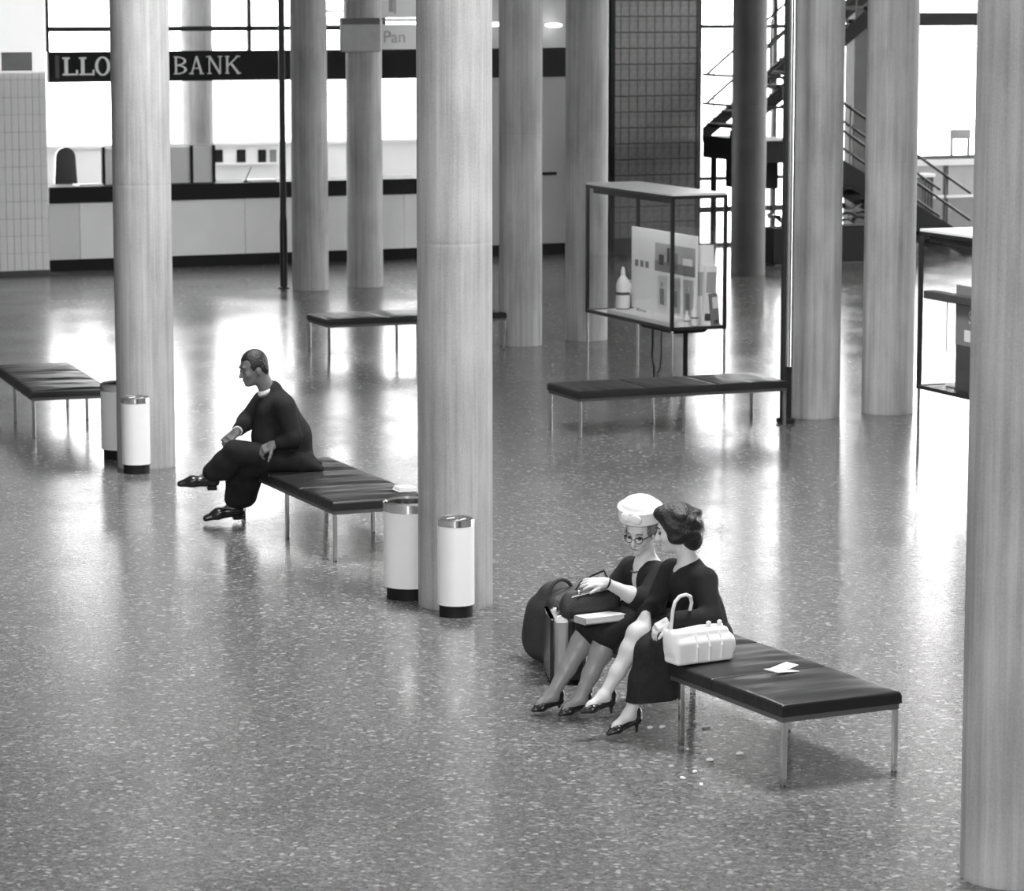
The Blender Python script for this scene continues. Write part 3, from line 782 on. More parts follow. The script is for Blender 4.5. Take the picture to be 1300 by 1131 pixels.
bench_along((-2.06, 35.45), 22.0, 'black padded bench far back, half hidden by the big column', 2)

# ================================================================== BINS
def litter_bin(loc, label):
    r = thing('litter_bin', label, 'bin', loc, 0, 'open white litter bins beside columns')
    R = .175
    MB().lathe([(R - .02, 0), (R - .02, .09)], 40).build('base', M['black'], r, SM)
    MB().lathe([(R, .085), (R, .60), (R - .006, .60), (R - .006, .10), (R - .02, .085)], 48, close=False).build('body', M['white'], r, SM)
    MB().lathe([(R + .003, .60), (R + .003, .655), (R - .012, .668), (R - .026, .655), (R - .026, .60)], 48, close=False).build('rim', M['chrome'], r, SM)
    MB().lathe([(R - .008, .12), (R - .008, .59), (R - .012, .59), (R - .012, .13)], 40).build('liner', M['black'], r, SM)
def ash_bin(loc, label):
    r = thing('ash_bin', label, 'ash bin', loc, 0, 'narrow white ash bins beside columns')
    R = .1225
    MB().lathe([(R - .012, 0), (R - .012, .085)], 40).build('base', M['black'], r, SM)
    MB().lathe([(R, .08), (R, .605), (R - .01, .605), (R - .01, .08)], 48).build('body', M['white'], r, SM)
    MB().lathe([(R + .002, .605), (R + .002, .65), (R - .006, .655), (R - .012, .65), (R - .012, .605)], 48, close=False).build('rim', M['chrome'], r, SM)
    MB().lathe([(R - .012, .608), (R - .012, .635), (.02, .63)], 40).build('ash_bowl', M['ash'], r, SM)
    for i in range(6):
        a = i * 2.2; d = .03 + .055 * ((i * 37) % 10) / 10
        MB().tube([(d * math.cos(a), d * math.sin(a), .637), (d * math.cos(a) + .03, d * math.sin(a) + .015, .642)], .005, 6).build('cigarette_end', M['paper'], r)
x, y = ground(578.5, 786); ash_bin((x, 20.705, 0), 'narrow white ash bin in front of the column nearest the seated man\'s bench end')
x, y = ground(171, 603); ash_bin((x, 26.975, 0), 'narrow white ash bin in front of the column near the empty bench')
x, y = ground(519, 764); litter_bin((x, y + .175, 0), 'wider open white litter bin at the end of the seated man\'s bench')
x, y = ground(151.5, 584); litter_bin((x, y + .16, 0), 'wider open white litter bin partly behind a column next to the empty bench')

# ================================================================== DISPLAY CASES
CW, CLN, CZ0, CZ1 = .64, 2.15, .60, 1.99        # width, length, glass box from CZ0 to CZ1
def display_case(P, ang, label):
    """P: foot of the far-left corner; the long side runs along ang towards the viewer"""
    a = math.radians(ang); L = Vector((math.cos(a), math.sin(a), 0)); W = Vector((-math.sin(a), math.cos(a), 0))
    r = thing('display_case', label, 'display case', Vector((P[0], P[1], 0)) + L * (CLN / 2) + W * (CW / 2), a, 'glass display cases on thin legs')
    t = .034; X, Y = CLN / 2, CW / 2
    for sx in (-1, 1):
        for sy in (-1, 1):
            x, y = sx * (X - t / 2), sy * (Y - t / 2)
            MB().box(x - t / 2, x + t / 2, y - t / 2, y + t / 2, CZ0, CZ1).build('corner_post', M['darkmetal'], r)
            MB().rbox(x - .011, x + .011, y - .011, y + .011, 0, CZ0, .002).build('leg', M['chrome'], r)
    for z in (CZ0, CZ1 - t):
        for s in (-1, 1):
            MB().box(-X, X, s * (Y - t / 2) - t / 2, s * (Y - t / 2) + t / 2, z, z + t).build('frame_rail', M['darkmetal'], r)
            MB().box(s * (X - t / 2) - t / 2, s * (X - t / 2) + t / 2, -Y, Y, z, z + t).build('frame_rail', M['darkmetal'], r)
    for s in (-1, 1):
        MB().box(-X + t, X - t, s * (Y - .016) - .003, s * (Y - .016) + .003, CZ0 + t, CZ1 - t).build('pane', M['glass'], r)
        MB().box(s * (X - .016) - .003, s * (X - .016) + .003, -Y + t, Y - t, CZ0 + t, CZ1 - t).build('pane', M['glass'], r)
    MB().rbox(-X + .004, X - .004, -Y + .004, Y - .004, CZ1 - .004, CZ1 + .022, .004).build('top_panel', M['white'], r)
    MB().tube([(-X + .15, -Y + .07, CZ1 - .05), (X - .15, -Y + .07, CZ1 - .05)], .013, 10).build('lamp_tube', M['tube'], r, SM)
    MB().box(-X + .12, X - .12, -Y + .036, -Y + .044, CZ1 - .085, CZ1 - .034).build('lamp_shield', M['darkmetal'], r)
    MB().box(-X + t, X - t, -Y + t, Y - t, CZ0 + .004, CZ0 + .024).build('floor_panel', M['whitematte'], r)
    return r
case1 = display_case((.80, 34.70), -67.0, 'tall glass display case of bottles and printed boards behind the bench')
MB().rbox(.05, .88, -.2, .2, CZ0 - .055, CZ0, .02).build('ballast_tray', M['black'], case1)
MB().tube([(.18, -.1, CZ0 - .05), (.18, -.1, .34), (.21, -.12, .26), (.30, -.16, .21), (.42, -.2, .17), (.45, -.21, .012)], .012, 8).build('cable', M['black'], case1, SM)
MB().rbox(.74, .78, -.02, .02, 0, CZ0 - .05, .004).build('service_post', M['black'], case1)
MB().tube([(-.02, .1, CZ0), (-.02, .1, .2), (-.06, .1, .06), (-.12, .1, .012)], .011, 8).build('cable', M['darkgrey'], case1, SM)

def in_case(case, x, y, z=0.0):
    a = case.rotation_euler.z
    return case.location + Vector((x * math.cos(a) - y * math.sin(a), x * math.sin(a) + y * math.cos(a), CZ0 + .024 + z))
ang1 = math.radians(-67.0)
# plinth board
o = MB().rbox(-.62, .95, -.27, -.05, 0, .05, .006).build('display_plinth', M['white'], None, False, in_case(case1, 0, 0), ang1)
tag(o, 'long low white plinth along the front glass of the tall display case', 'plinth')
# main printed board
bd = thing('display_board', 'large white display board with grey photographs inside the tall glass case', 'board', in_case(case1, .12, .06), ang1)
MB().rbox(-.80, .78, -.012, .012, .05, .93, .004).build('board', M['whitematte'], bd)
for x0 in (-.6, .6): MB().box(x0 - .03, x0 + .03, -.03, .06, 0, .06).build('foot', M['lightgrey'], bd)
def pic(x0, x1, z0, z1, m, par=bd): return MB().box(x0, x1, -.017, -.012, z0, z1).build('picture', M[m], par)
pic(-.78, .76, .07, .50, 'panel')
p1 = pic(-.20, .76, .50, .80, 'lightgrey')
def sub(x0, x1, z0, z1, m): MB().box(x0, x1, -.020, -.017, z0, z1).build('detail', M[m], p1)
sub(-.20, .76, .50, .61, 'midgrey'); sub(.10, .16, .58, .76, 'darkgrey'); sub(.26, .35, .55, .72, 'midgrey'); sub(-.10, .02, .57, .68, 'darkgrey'); sub(.48, .70, .60, .68, 'panel')
for i in range(3): pic(-.70 + .13 * i, -.62 + .13 * i, .51, .58, 'midgrey')
for x0 in (-.12, .20, .50):
    q = pic(x0, x0 + .22, .09, .46, 'whitematte'); MB().box(x0 + .05, x0 + .15, -.0195, -.017, .15, .32).build('figure', M['midgrey'], q); MB().box(x0 + .07, x0 + .13, -.0195, -.017, .34, .39).build('figure', M['lightgrey'], q)
# small second board end-on near the front corner
b2 = thing('display_card', 'narrow pale upright card behind the large board at the end of the glass case', 'card', in_case(case1, .81, .185), ang1 + math.radians(75))
MB().rbox(-.10, .10, -.008, .008, 0, .83, .003).build('card', M['whitematte'], b2)
MB().box(-.08, .08, -.012, -.008, .30, .55).build('print', M['lightgrey'], b2)
def bottle(x, y, s, label, kind=0, zz=0.0):
    r = thing('bottle', label, 'bottle', in_case(case1, x, y, zz), ang1, 'bottles in the display case')
    MB().lathe([(.055 * s, 0), (.062 * s, .01 * s), (.062 * s, .22 * s), (.05 * s, .26 * s), (.022 * s, .30 * s)], 24).build('body', M['white'], r, SM)
    MB().lathe([(.022 * s, .30 * s), (.02 * s, .345 * s), (.01 * s, .38 * s)], 16).build('cap', M['whitematte'], r, SM)
    MB().lathe([(.0632 * s, .13 * s), (.0632 * s, .155 * s)], 24, close=False).build('label_band', M['darkgrey'], r, SM)
    MB().lathe([(.0605 * s, 0), (.064 * s, .012 * s)], 24).build('foot', M['midgrey'], r, SM)
bottle(-.53, -.12, 1.2, 'tall white bottle with a dark band beside the large display board', 0, .05)
bottle(.93, .02, .62, 'small white bottle at the end glass of the tall display case')
bottle(.99, -.10, .45, 'very small white jar-like bottle in the front corner of the tall display case')
# leaning cards at the end
for x, y, w, h, m, ln, lab in ((-.86, .02, .16, .34, 'lightgrey', .12, 'pale card leaning at the far end of the glass case'),
                              (.90, .185, .13, .62, 'whitematte', .05, 'tall thin white box standing at the end of the glass case'),
                              (.985, .235, .08, .34, 'midgrey', -.10, 'grey printed packet leaning at the end of the glass case')):
    r = thing('leaning_packet', lab, 'packet', in_case(case1, x, y), ang1 + math.pi / 2)
    mx = Matrix.Rotation(ln, 4, 'Y')
    MB().rbox(-w / 2, w / 2, -.03, .03, 0, h, .004, mx).build('packet', M[m], r)
    MB().box(-w / 2 + .012, w / 2 - .012, -.034, -.03, h * .55, h * .9, mx).build('print', M['panel' if m != 'whitematte' else 'lightgrey'], r)
    MB().box(-w / 2 + .012, w / 2 - .012, -.034, -.03, h * .08, h * .2, mx).build('print', M['darkgrey'], r)

x, y = ground(1161.5, 578)
case2 = display_case((x, y), -67.0, 'second glass display case, half hidden by the massive column')
MB().rbox(-.9, 1.0, -.27, -.05, CZ0 - .0, CZ0 + .0001 + .03, .004).build('ledge', M['darkmetal'], case2)
MB().rbox(-CLN / 2 + .036, CLN / 2 - .036, -.285, -.17, 1.40, 1.47, .006).build('shelf', M['darkgrey'], case2)
MB().tube([(-.74, -.22, .95), (-.74, -.22, 1.40)], .006, 6).build('shelf_wire', M['lightgrey'], case2)
MB().rbox(-.10, .9, -.2, .2, CZ0 - .10, CZ0, .01).build('ballast_tray', M['black'], case2)
dc = thing('dark_card', 'dark display card with white lettering in the second glass case', 'card', in_case(case2, -.54, -.145), ang1)
MB().rbox(-.15, .45, -.012, .012, 0, .92, .004).build('card', M['darkgrey'], dc)
text_part('S', .16, M['letter'], dc, (.06, -.014, .60))
MB().box(0.0, .16, -.017, -.012, .44, .54).build('white_mark', M['letter'], dc)
MB().box(-.15, .45, -.016, -.012, .40, .92).build('upper_print', M['midgrey'], dc)
o = MB().rbox(-.95, -.55, -.10, .22, 0, .03, .004).build('display_plinth', M['whitematte'], None, False, in_case(case2, 0, 0), ang1)
tag(o, 'low white plinth board on the floor of the second glass case', 'plinth')

# ================================================================== BODIES: smooth signed-distance modelling
def npv(p): return np.array(p, dtype=np.float64)
class Sdf:
    """list of primitives blended into one surface; coordinates x = d (across bench), y = s (along bench), z up"""
    def __init__(self): self.p = []
    def cap(self, a, b, r0, r1=None, k=.02):
        self.p.append(('cap', npv(a), npv(b), r0, r0 if r1 is None else r1, k, 1)); return self
    def chain(self, pts, rs, k=.02):
        for i in range(len(pts) - 1): self.cap(pts[i], pts[i + 1], rs[i], rs[i + 1], k)
        return self
    def ecap(self, a, b, u, w0, t0, w1, t1, k=.03):
        """tapered limb of elliptic section: half-width w along u, half-thickness t across"""
        self.p.append(('ecap', npv(a), npv(b), npv(u) / np.linalg.norm(u), w0, t0, w1, t1, k, 1)); return self
    def ell(self, c, r, axes=None, k=.02, op=1):
        ax = np.eye(3) if axes is None else np.array(axes, dtype=np.float64)
        self.p.append(('ell', npv(c), npv(r), ax, k, op)); return self
    def box(self, c, hs, axes=None, rd=.01, k=.02, op=1):
        ax = np.eye(3) if axes is None else np.array(axes, dtype=np.float64)
        self.p.append(('box', npv(c), npv(hs), ax, rd, k, op)); return self
    def above(self, z, k=.004):                     # keep what lies above z
        self.p.append(('half', npv((0, 0, -1)), -z, k, 2)); return self
    def half(self, n, off, k=.004):                 # keep the side where n.p < off
        n = npv(n) / np.linalg.norm(n); self.p.append(('half', n, off, k, 2)); return self
    def bounds(self, q):
        if q[0] == 'cap': r = max(q[3], q[4]); return np.minimum(q[1], q[2]) - r, np.maximum(q[1], q[2]) + r
        if q[0] == 'ecap': r = max(q[4:8]); return np.minimum(q[1], q[2]) - r, np.maximum(q[1], q[2]) + r
        if q[0] == 'ell': r = np.abs(q[3].T) @ q[2]; return q[1] - r, q[1] + r
        if q[0] == 'box': r = np.abs(q[3].T) @ (q[2] + q[4]); return q[1] - r, q[1] + r
    def mesh(self, name, m, h, base):
        lo = np.full(3, 1e9); hi = np.full(3, -1e9)
        for q in self.p:
            if q[0] != 'half' and q[-1] == 1:
                a, b = self.bounds(q); lo = np.minimum(lo, a); hi = np.maximum(hi, b)
        lo -= 3 * h; hi += 3 * h
        n = np.ceil((hi - lo) / h).astype(int) + 1
        vol = np.full(n, .5, dtype=np.float32)
        ax = [lo[i] + h * np.arange(n[i]) for i in range(3)]
        for q in self.p:
            op = q[-1]; k = q[-2]
            if q[0] == 'half':
                sl = (slice(None),) * 3
                X, Y, Z = np.meshgrid(*ax, indexing='ij', sparse=True)
                d = (q[1][0] * X + q[1][1] * Y + q[1][2] * Z - q[2]).astype(np.float32)
                vol = np.maximum(vol, d); continue
            a, b = self.bounds(q); mg = k + 3 * h
            i0 = np.maximum(np.floor((a - mg - lo) / h).astype(int), 0); i1 = np.minimum(np.ceil((b + mg - lo) / h).astype(int) + 1, n)
            if np.any(i1 <= i0): continue
            sl = tuple(slice(i0[i], i1[i]) for i in range(3))
            X, Y, Z = np.meshgrid(*[ax[i][sl[i]] for i in range(3)], indexing='ij')
            P = np.stack((X, Y, Z), -1)
            if q[0] == 'cap':
                ba = q[2] - q[1]; pa = P - q[1]
                t = np.clip((pa @ ba) / max(1e-12, ba @ ba), 0, 1)
                d = np.linalg.norm(pa - t[..., None] * ba, axis=-1) - (q[3] + (q[4] - q[3]) * t)
            elif q[0] == 'ecap':
                ba = q[2] - q[1]; pa = P - q[1]
                t = np.clip((pa @ ba) / max(1e-12, ba @ ba), 0, 1)
                v = pa - t[..., None] * ba
                w = q[4] + (q[6] - q[4]) * t; tt = q[5] + (q[7] - q[5]) * t
                lu = v @ q[3]; rest = np.sqrt(np.maximum(0, (v * v).sum(-1) - lu * lu))
                d = (np.sqrt((lu / w) ** 2 + (rest / tt) ** 2) - 1) * np.minimum(w, tt)
            elif q[0] == 'ell':
                L = (P - q[1]) @ q[3].T
                k0 = np.sqrt(((L / q[2]) ** 2).sum(-1)); k1 = np.sqrt(((L / q[2] ** 2) ** 2).sum(-1)) + 1e-9
                d = k0 * (k0 - 1) / k1
            else:
                L = np.abs((P - q[1]) @ q[3].T) - q[2]
                d = np.linalg.norm(np.maximum(L, 0), axis=-1) + np.minimum(L.max(-1), 0) - q[4]
            d = d.astype(np.float32); v0 = vol[sl]
            if op == 1:
                hh = np.maximum(k - np.abs(v0 - d), 0) / k
                vol[sl] = np.minimum(v0, d) - hh * hh * k * .25
            else:                                    # carve away
                hh = np.maximum(k - np.abs(v0 + d), 0) / k
                vol[sl] = np.maximum(v0, -d) + hh * hh * k * .25
        return nets(vol, lo - npv(base), h, name, m)

def nets(vol, lo, h, name, m):
    ins = vol < 0
    A = np.zeros(tuple(np.array(vol.shape) - 1), dtype=np.int8)
    offs = [(i, j, k) for i in (0, 1) for j in (0, 1) for k in (0, 1)]
    S = vol.shape
    for i, j, k in offs: A += ins[i:S[0] - 1 + i, j:S[1] - 1 + j, k:S[2] - 1 + k]
    act = np.argwhere((A > 0) & (A < 8))
    c = np.stack([vol[act[:, 0] + i, act[:, 1] + j, act[:, 2] + k] for i, j, k in offs], 1)
    acc = np.zeros((len(act), 3)); cnt = np.zeros(len(act))
    for x in range(8):
        for y in range(x + 1, 8):
            dif = [b - a for a, b in zip(offs[x], offs[y])]
            if sum(abs(q) for q in dif) != 1: continue
            v0, v1 = c[:, x], c[:, y]; e = (v0 < 0) != (v1 < 0)
            t = np.where(e, v0 / np.where(e, v0 - v1, 1), 0)
            pnt = npv(offs[x])[None] + t[:, None] * npv(dif)[None]
            acc[e] += pnt[e]; cnt[e] += 1
    V = lo + h * (act + acc / cnt[:, None])
    idx = np.full(A.shape, -1, dtype=np.int64); idx[tuple(act.T)] = np.arange(len(act))
    Q = []
    for axis in range(3):
        b, d = [(1, 2), (2, 0), (0, 1)][axis]
        s0 = [slice(1, -1)] * 3; s1 = [slice(1, -1)] * 3
        s0[axis] = slice(0, -1); s1[axis] = slice(1, None)
        f0, f1 = ins[tuple(s0)], ins[tuple(s1)]
        ed = np.argwhere(f0 != f1); flip = f1[tuple(ed.T)]
        off = np.ones(3, dtype=int); off[axis] = 0
        e = ed + off
        def cell(ib, id_):
            q = e.copy(); q[:, b] += ib; q[:, d] += id_; return idx[tuple(q.T)]
        quad_ = np.stack((cell(-1, -1), cell(0, -1), cell(0, 0), cell(-1, 0)), 1)
        quad_[flip] = quad_[flip][:, ::-1]
        Q.append(quad_)
    Q = np.concatenate(Q)
    me = bpy.data.meshes.new(name)
    me.vertices.add(len(V)); me.vertices.foreach_set('co', V.astype(np.float32).ravel())
    me.loops.add(len(Q) * 4); me.loops.foreach_set('vertex_index', Q.astype(np.int32).ravel())
    me.polygons.add(len(Q)); me.polygons.foreach_set('loop_start', np.arange(0, len(Q) * 4, 4, dtype=np.int32))
    me.polygons.foreach_set('use_smooth', np.ones(len(Q), dtype=bool))
    me.update(calc_edges=True); me.validate()
    me.materials.append(m)
    return me

def frame(yaw, pitch=0.0, roll=0.0):
    """head axes: forward, left, up. yaw: angle of forward in the x-y plane (degrees), pitch > 0 looks down"""
    y, p, r = math.radians(yaw), math.radians(pitch), math.radians(roll)
    f = Vector((math.cos(y) * math.cos(p), math.sin(y) * math.cos(p), -math.sin(p)))
    l = Vector((-math.sin(y), math.cos(y), 0))
    u = f.cross(l)
    l2 = l * math.cos(r) + u * math.sin(r); u2 = f.cross(l2)
    return np.array([f, l2, u2])
def head(S, c, A, g=1.0, woman=True):
    """skull, jaw, nose, brow, eye hollows, lips and ears; returns the placing function"""
    c = npv(c)
    def at(f, l, u): return c + g * (A[0] * f + A[1] * l + A[2] * u)
    S.ell(at(-.012, 0, .030), npv((.098, .076, .098)) * g, A, .02)
    S.ell(at(.028, 0, -.045), npv((.064, .054, .072)) * g, A, .03)
    S.ell(at(.066, 0, -.092), npv((.026, .024, .020)) * g, A, .02)
    for s in (-1, 1):
        S.ell(at(.062, s * .036, -.020), npv((.026, .024, .028)) * g, A, .018)
        S.ell(at(-.008, s * .078, -.010), npv((.020, .009, .031)) * g, A, .006)
    S.cap(at(.078, -.030, .034), at(.078, .030, .034), .013 * g, .013 * g, .014)
    for s in (-1, 1): S.ell(at(.100, s * .031, .010), npv((.018, .017, .012)) * g, A, .012, -1)
    S.cap(at(.086, 0, .018), at(.110, 0, -.026), .008 * g, .0125 * g, .010)
    S.cap(at(.092, -.011, -.030), at(.092, .011, -.030), .008 * g, .008 * g, .008)
    S.cap(at(.084, -.016, -.058), at(.084, .016, -.058), .008 * g, .008 * g, .008)
    S.cap(at(.080, -.013, -.070), at(.080, .013, -.070), .008 * g, .008 * g, .008)
    return at
def face_parts(root, at, base, A, g, brow_m, lip_m):
    for s in (-1, 1):
        e = Sdf().ell(at(.082, s * .031, .008), npv((.010, .012, .010)) * g, A, .004)
        link('eye', e.mesh('eye', M['darkgrey'], .003, base), root)
        b = Sdf().chain([at(.089, s * .014, .035), at(.088, s * .032, .041), at(.076, s * .050, .034)], [.004, .0045, .003], .003)
        link('eyebrow', b.mesh('eyebrow', brow_m, .0025, base), root)
    l = Sdf().cap(at(.0895, -.017, -.0635), at(.0895, .017, -.0635), .0042, .0042, .003).cap(at(.092, -.006, -.0635), at(.092, .006, -.0635), .005, .005, .003)
    link('lips', l.mesh('lips', lip_m, .0025, base), root)
def hand(S, w, f, n, side, curl=(20, 25, 20), spread=6, g=1.0, thumb=35, tcurl=15):
    """wrist w, direction f to the fingers, n = back of the hand, side: +1 thumb along n x f"""
    w, f, n = Vector(w), Vector(f).normalized(), Vector(n)
    n = (n - f * n.dot(f)).normalized(); t = n.cross(f) * side            # t points to the thumb side
    A = np.array([f, t, n])
    S.box(w + f * .045 * g, npv((.034, .028, .004)) * g, A, .010 * g, .014)
    S.cap(w - f * .01, w + f * .02 * g, .023 * g, .024 * g, .02)
    ln = (.072, .080, .074, .058)
    for i in range(4):
        o = (.0285 - .019 * i) * g
        p = w + f * (.080 - .004 * abs(i - 1)) * g + t * o
        d = (Matrix.Rotation(math.radians(-side * spread * (1.2 - i * .9)), 3, n) @ f)
        d = (f + t * math.tan(math.radians(spread)) * (1.3 - i * .9)).normalized()
        pts = [p]; rs = [.0092 * g]
        bn = d; ang = 0
        for j, (seg, cu) in enumerate(zip((.45, .31, .24), curl)):
            ang += cu; a = math.radians(ang)
            bn = d * math.cos(a) - n * math.sin(a)
            pts.append(pts[-1] + bn * ln[i] * seg * g); rs.append((.0088, .0080, .0068)[j] * g)
        S.chain(pts, rs, .005)
    th = math.radians(thumb); q = w + f * .022 * g + t * .024 * g
    d1 = (f * math.cos(th) + t * math.sin(th) - n * .25).normalized(); d2 = (f * math.cos(th - math.radians(tcurl)) + t * math.sin(th - math.radians(tcurl)) - n * .3).normalized()
    S.chain([q, q + d1 * .040 * g, q + d1 * .040 * g + d2 * .032 * g, q + d1 * .04 * g + d2 * .058 * g], [.0135 * g, .0115 * g, .0095 * g, .0075 * g], .008)

def person(N, ang, d0, s0, label):
    a = math.radians(ang); L = Vector((math.cos(a), math.sin(a), 0)); W = Vector((math.sin(a), -math.cos(a), 0))
    loc = Vector((N[0], N[1], 0)) + L * s0 + W * d0
    return loc, a - math.pi / 2
def person_thing(body_mesh, N, ang, base, label):
    loc, rz = person(N, ang, base[0], base[1], label)
    o = link('person', body_mesh, None, loc, rz)
    return tag(o, label, 'person', 'people seated on the benches')
def pump(root, ank, toe, base, floor=None, heel=.05):
    """low-cut court shoe with a slim heel: ank = ankle, toe = tip of the toes, both at foot level"""
    ank, toe = Vector(ank), Vector(toe)
    f = (toe - ank); f2 = Vector((f.x, f.y, 0)).normalized(); l = Vector((-f2.y, f2.x, 0))
    heel_p = ank - f2 * .045 + Vector((0, 0, -.045))
    ball = ank + (toe - ank) * .62 + Vector((0, 0, -.012))
    S = Sdf()
    S.ecap(heel_p + Vector((0, 0, .012)), ball, l, .034, .024, .042, .024, .02)
    S.ecap(ball, toe, l, .042, .026, .016, .012, .02)
    S.cap(heel_p + Vector((0, 0, .02)), heel_p + Vector((0, 0, .052)) - f2 * .004, .034, .031, .015)
    top = ank + (toe - ank) * .22 + Vector((0, 0, .055))
    # opening for the foot
    S.ell(ank + (toe - ank) * .28 + Vector((0, 0, .022)), (.072, .028, .032), np.array([(toe - ank).normalized(), l, (toe - ank).normalized().cross(l)]), .01, -1)
    S.cap(heel_p - f2 * .006, heel_p + Vector((0, 0, -heel)) - f2 * .006, .014, .006, .012)
    return link('shoe', S.mesh('shoe', M['shoe'], .004, base), root)
def foot(S, ank, toe, k=.02):
    ank, toe = Vector(ank), Vector(toe); f2 = Vector((toe.x - ank.x, toe.y - ank.y, 0)).normalized()
    S.cap(ank, ank + Vector((0, 0, -.03)) - f2 * .03, .034, .028, k)
    S.cap(ank, ank + (toe - ank) * .6, .034, .024, k); S.cap(ank + (toe - ank) * .6, ank + (toe - ank) * .90, .024, .010, k)

# ------------------------------------------------------------------ the dark-haired woman (A)
base = (.30, 1.42, 0)
S = Sdf()
hA = frame(150, 12, 0)
hc = (.200, 1.47, 1.112)
atA = head(S, hc, hA, 1.0)
nb = (.275, 1.435, .915)
S.cap(atA(-.035, 0, -.05), nb, .052, .060, .03)
hip = (.375, 1.42, .53); ch = (.285, 1.43, .83)
S.ecap(hip, (.335, 1.42, .66), (0, 1, 0), .165, .11, .13, .095, .06); S.ecap((.335, 1.42, .66), ch, (0, 1, 0), .13, .095, .155, .10, .06)
S.cap((.28, 1.29, .855), (.27, 1.57, .86), .04, .04, .05)
shL, elL, wrL = (.275, 1.265, .865), (.255, 1.155, .665), (.015, 1.20, .665)
shR, elR, wrR = (.25, 1.60, .865), (.16, 1.63, .66), (-.015, 1.42, .655)
S.chain([shL, elL, wrL], [.045, .037, .024], .03); S.chain([shR, elR, wrR], [.045, .037, .025], .03)
hand(S, wrL, (-.8, .25, -.42), (-.55, -.2, .8), 1, (25, 35, 25), 3, .95)
hand(S, wrR, (-.45, -.35, -.75), (-.7, -.5, .25), -1, (20, 30, 20), 3, .95)
knR, anR, toR = (-.075, 1.40, .565), (-.285, 1.40, .235), (-.425, 1.385, .165)
knL, anL, toL = (-.040, 1.31, .480), (-.165, 1.325, .135), (-.305, 1.31, .045)
S.chain([(.33, 1.50, .52), knR], [.088, .058], .04); S.chain([(.33, 1.33, .52), knL], [.088, .058], .04)
def calf(S, kn, an):
    kn, an = Vector(kn), Vector(an); ax = (an - kn); back = Vector((1, 0, .4)).normalized() * .018
    S.chain([kn, kn + ax * .28 + back, kn + ax * .62 + back * .4, an], [.056, .056, .040, .031], .03)
calf(S, knR, anR); calf(S, knL, anL)
foot(S, anR, toR); foot(S, anL, toL)
A_ = person_thing(S.mesh('person', M['skin'], .0045, base), NB1, AB1, base, 'dark-haired woman in black seated with crossed legs, turning to the woman in the hat')
face_parts(A_, atA, base, hA, 1.0, M['hair_black'], M['lip'])
# hair
S = Sdf()
def hx(f, l, u): return atA(f, l, u)
S.ell(hx(-.028, 0, .058), (.112, .106, .104), hA, .02)
S.ell(hx(-.075, 0, -.005), (.078, .098, .100), hA, .03)
S.ell(hx(-.085, 0, -.075), (.055, .075, .055), hA, .03)
S.ell(hx(.042, .0, .112), (.058, .074, .042), hA, .03)
for s in (-1, 1):
    S.cap(hx(.020, s * .080, .060), hx(.014, s * .084, -.030), .034, .020, .02); S.ell(hx(-.02, s * .082, -.015), (.04, .022, .05), hA, .02)
for i in range(26):                                            # waves and curls
    a = i * 2.4; z = -.07 + .0075 * i
    rr = .105 * math.sqrt(max(.05, 1 - ((z - .03) / .15) ** 2))
    f_, l_ = -.045 + rr * math.cos(a), rr * math.sin(a)
    if (f_ > .03 and z < .085) or z > .075: continue
    S.ell(hx(f_ * .94 - .003, l_ * .94, z + .02), (.028, .028, .014), hA, .045)
S.ell(hx(.098, 0, -.010), (.070, .076, .098), hA, .012, -1)
link('hair', S.mesh('hair', M['hair_black'], .005, base), A_)
# dress: bodice with sleeves, and long skirt
S = Sdf()
S.ecap(hip, (.335, 1.42, .66), (0, 1, 0), .185, .128, .150, .113, .06); S.ecap((.335, 1.42, .66), (.288, 1.43, .82), (0, 1, 0), .150, .113, .172, .115, .06)
S.cap((.285, 1.275, .858), (.275, 1.585, .863), .062, .062, .05)
S.cap((.280, 1.43, .86), (.278, 1.435, .915), .090, .068, .03)
S.chain([shL, elL, (.045, 1.195, .668)], [.066, .060, .052], .03)
S.chain([shR, elR, (.02, 1.47, .66)], [.064, .056, .050], .03)
S.ell((.215, 1.465, .945), (.075, .046, .062), frame(150, 30), .015, -1)
link('jacket', S.mesh('jacket', M['cloth_black'], .006, base), A_)
S = Sdf()
S.ecap((.40, 1.42, .53), (.30, 1.42, .54), (0, 1, 0), .19, .10, .19, .10, .05)
S.cap((.33, 1.50, .535), (.0, 1.43, .560), .112, .080, .06); S.cap((.33, 1.33, .535), knL, .112, .082, .06)
S.cap(knL, (-.085, 1.30, .32), .080, .082, .06); S.cap((-.085, 1.30, .32), (-.112, 1.29, .17), .082, .090, .04)
S.cap((.04, 1.28, .46), (.0, 1.26, .18), .09, .10, .06); S.cap((.02, 1.33, .46), (-.06, 1.31, .18), .085, .085, .06)
S.half((.06, 0, -1), -.222)
link('skirt', S.mesh('skirt', M['cloth_black'], .006, base), A_)
pump(A_, anR, toR, base, heel=.055); pump(A_, anL, toL, base, heel=.06)

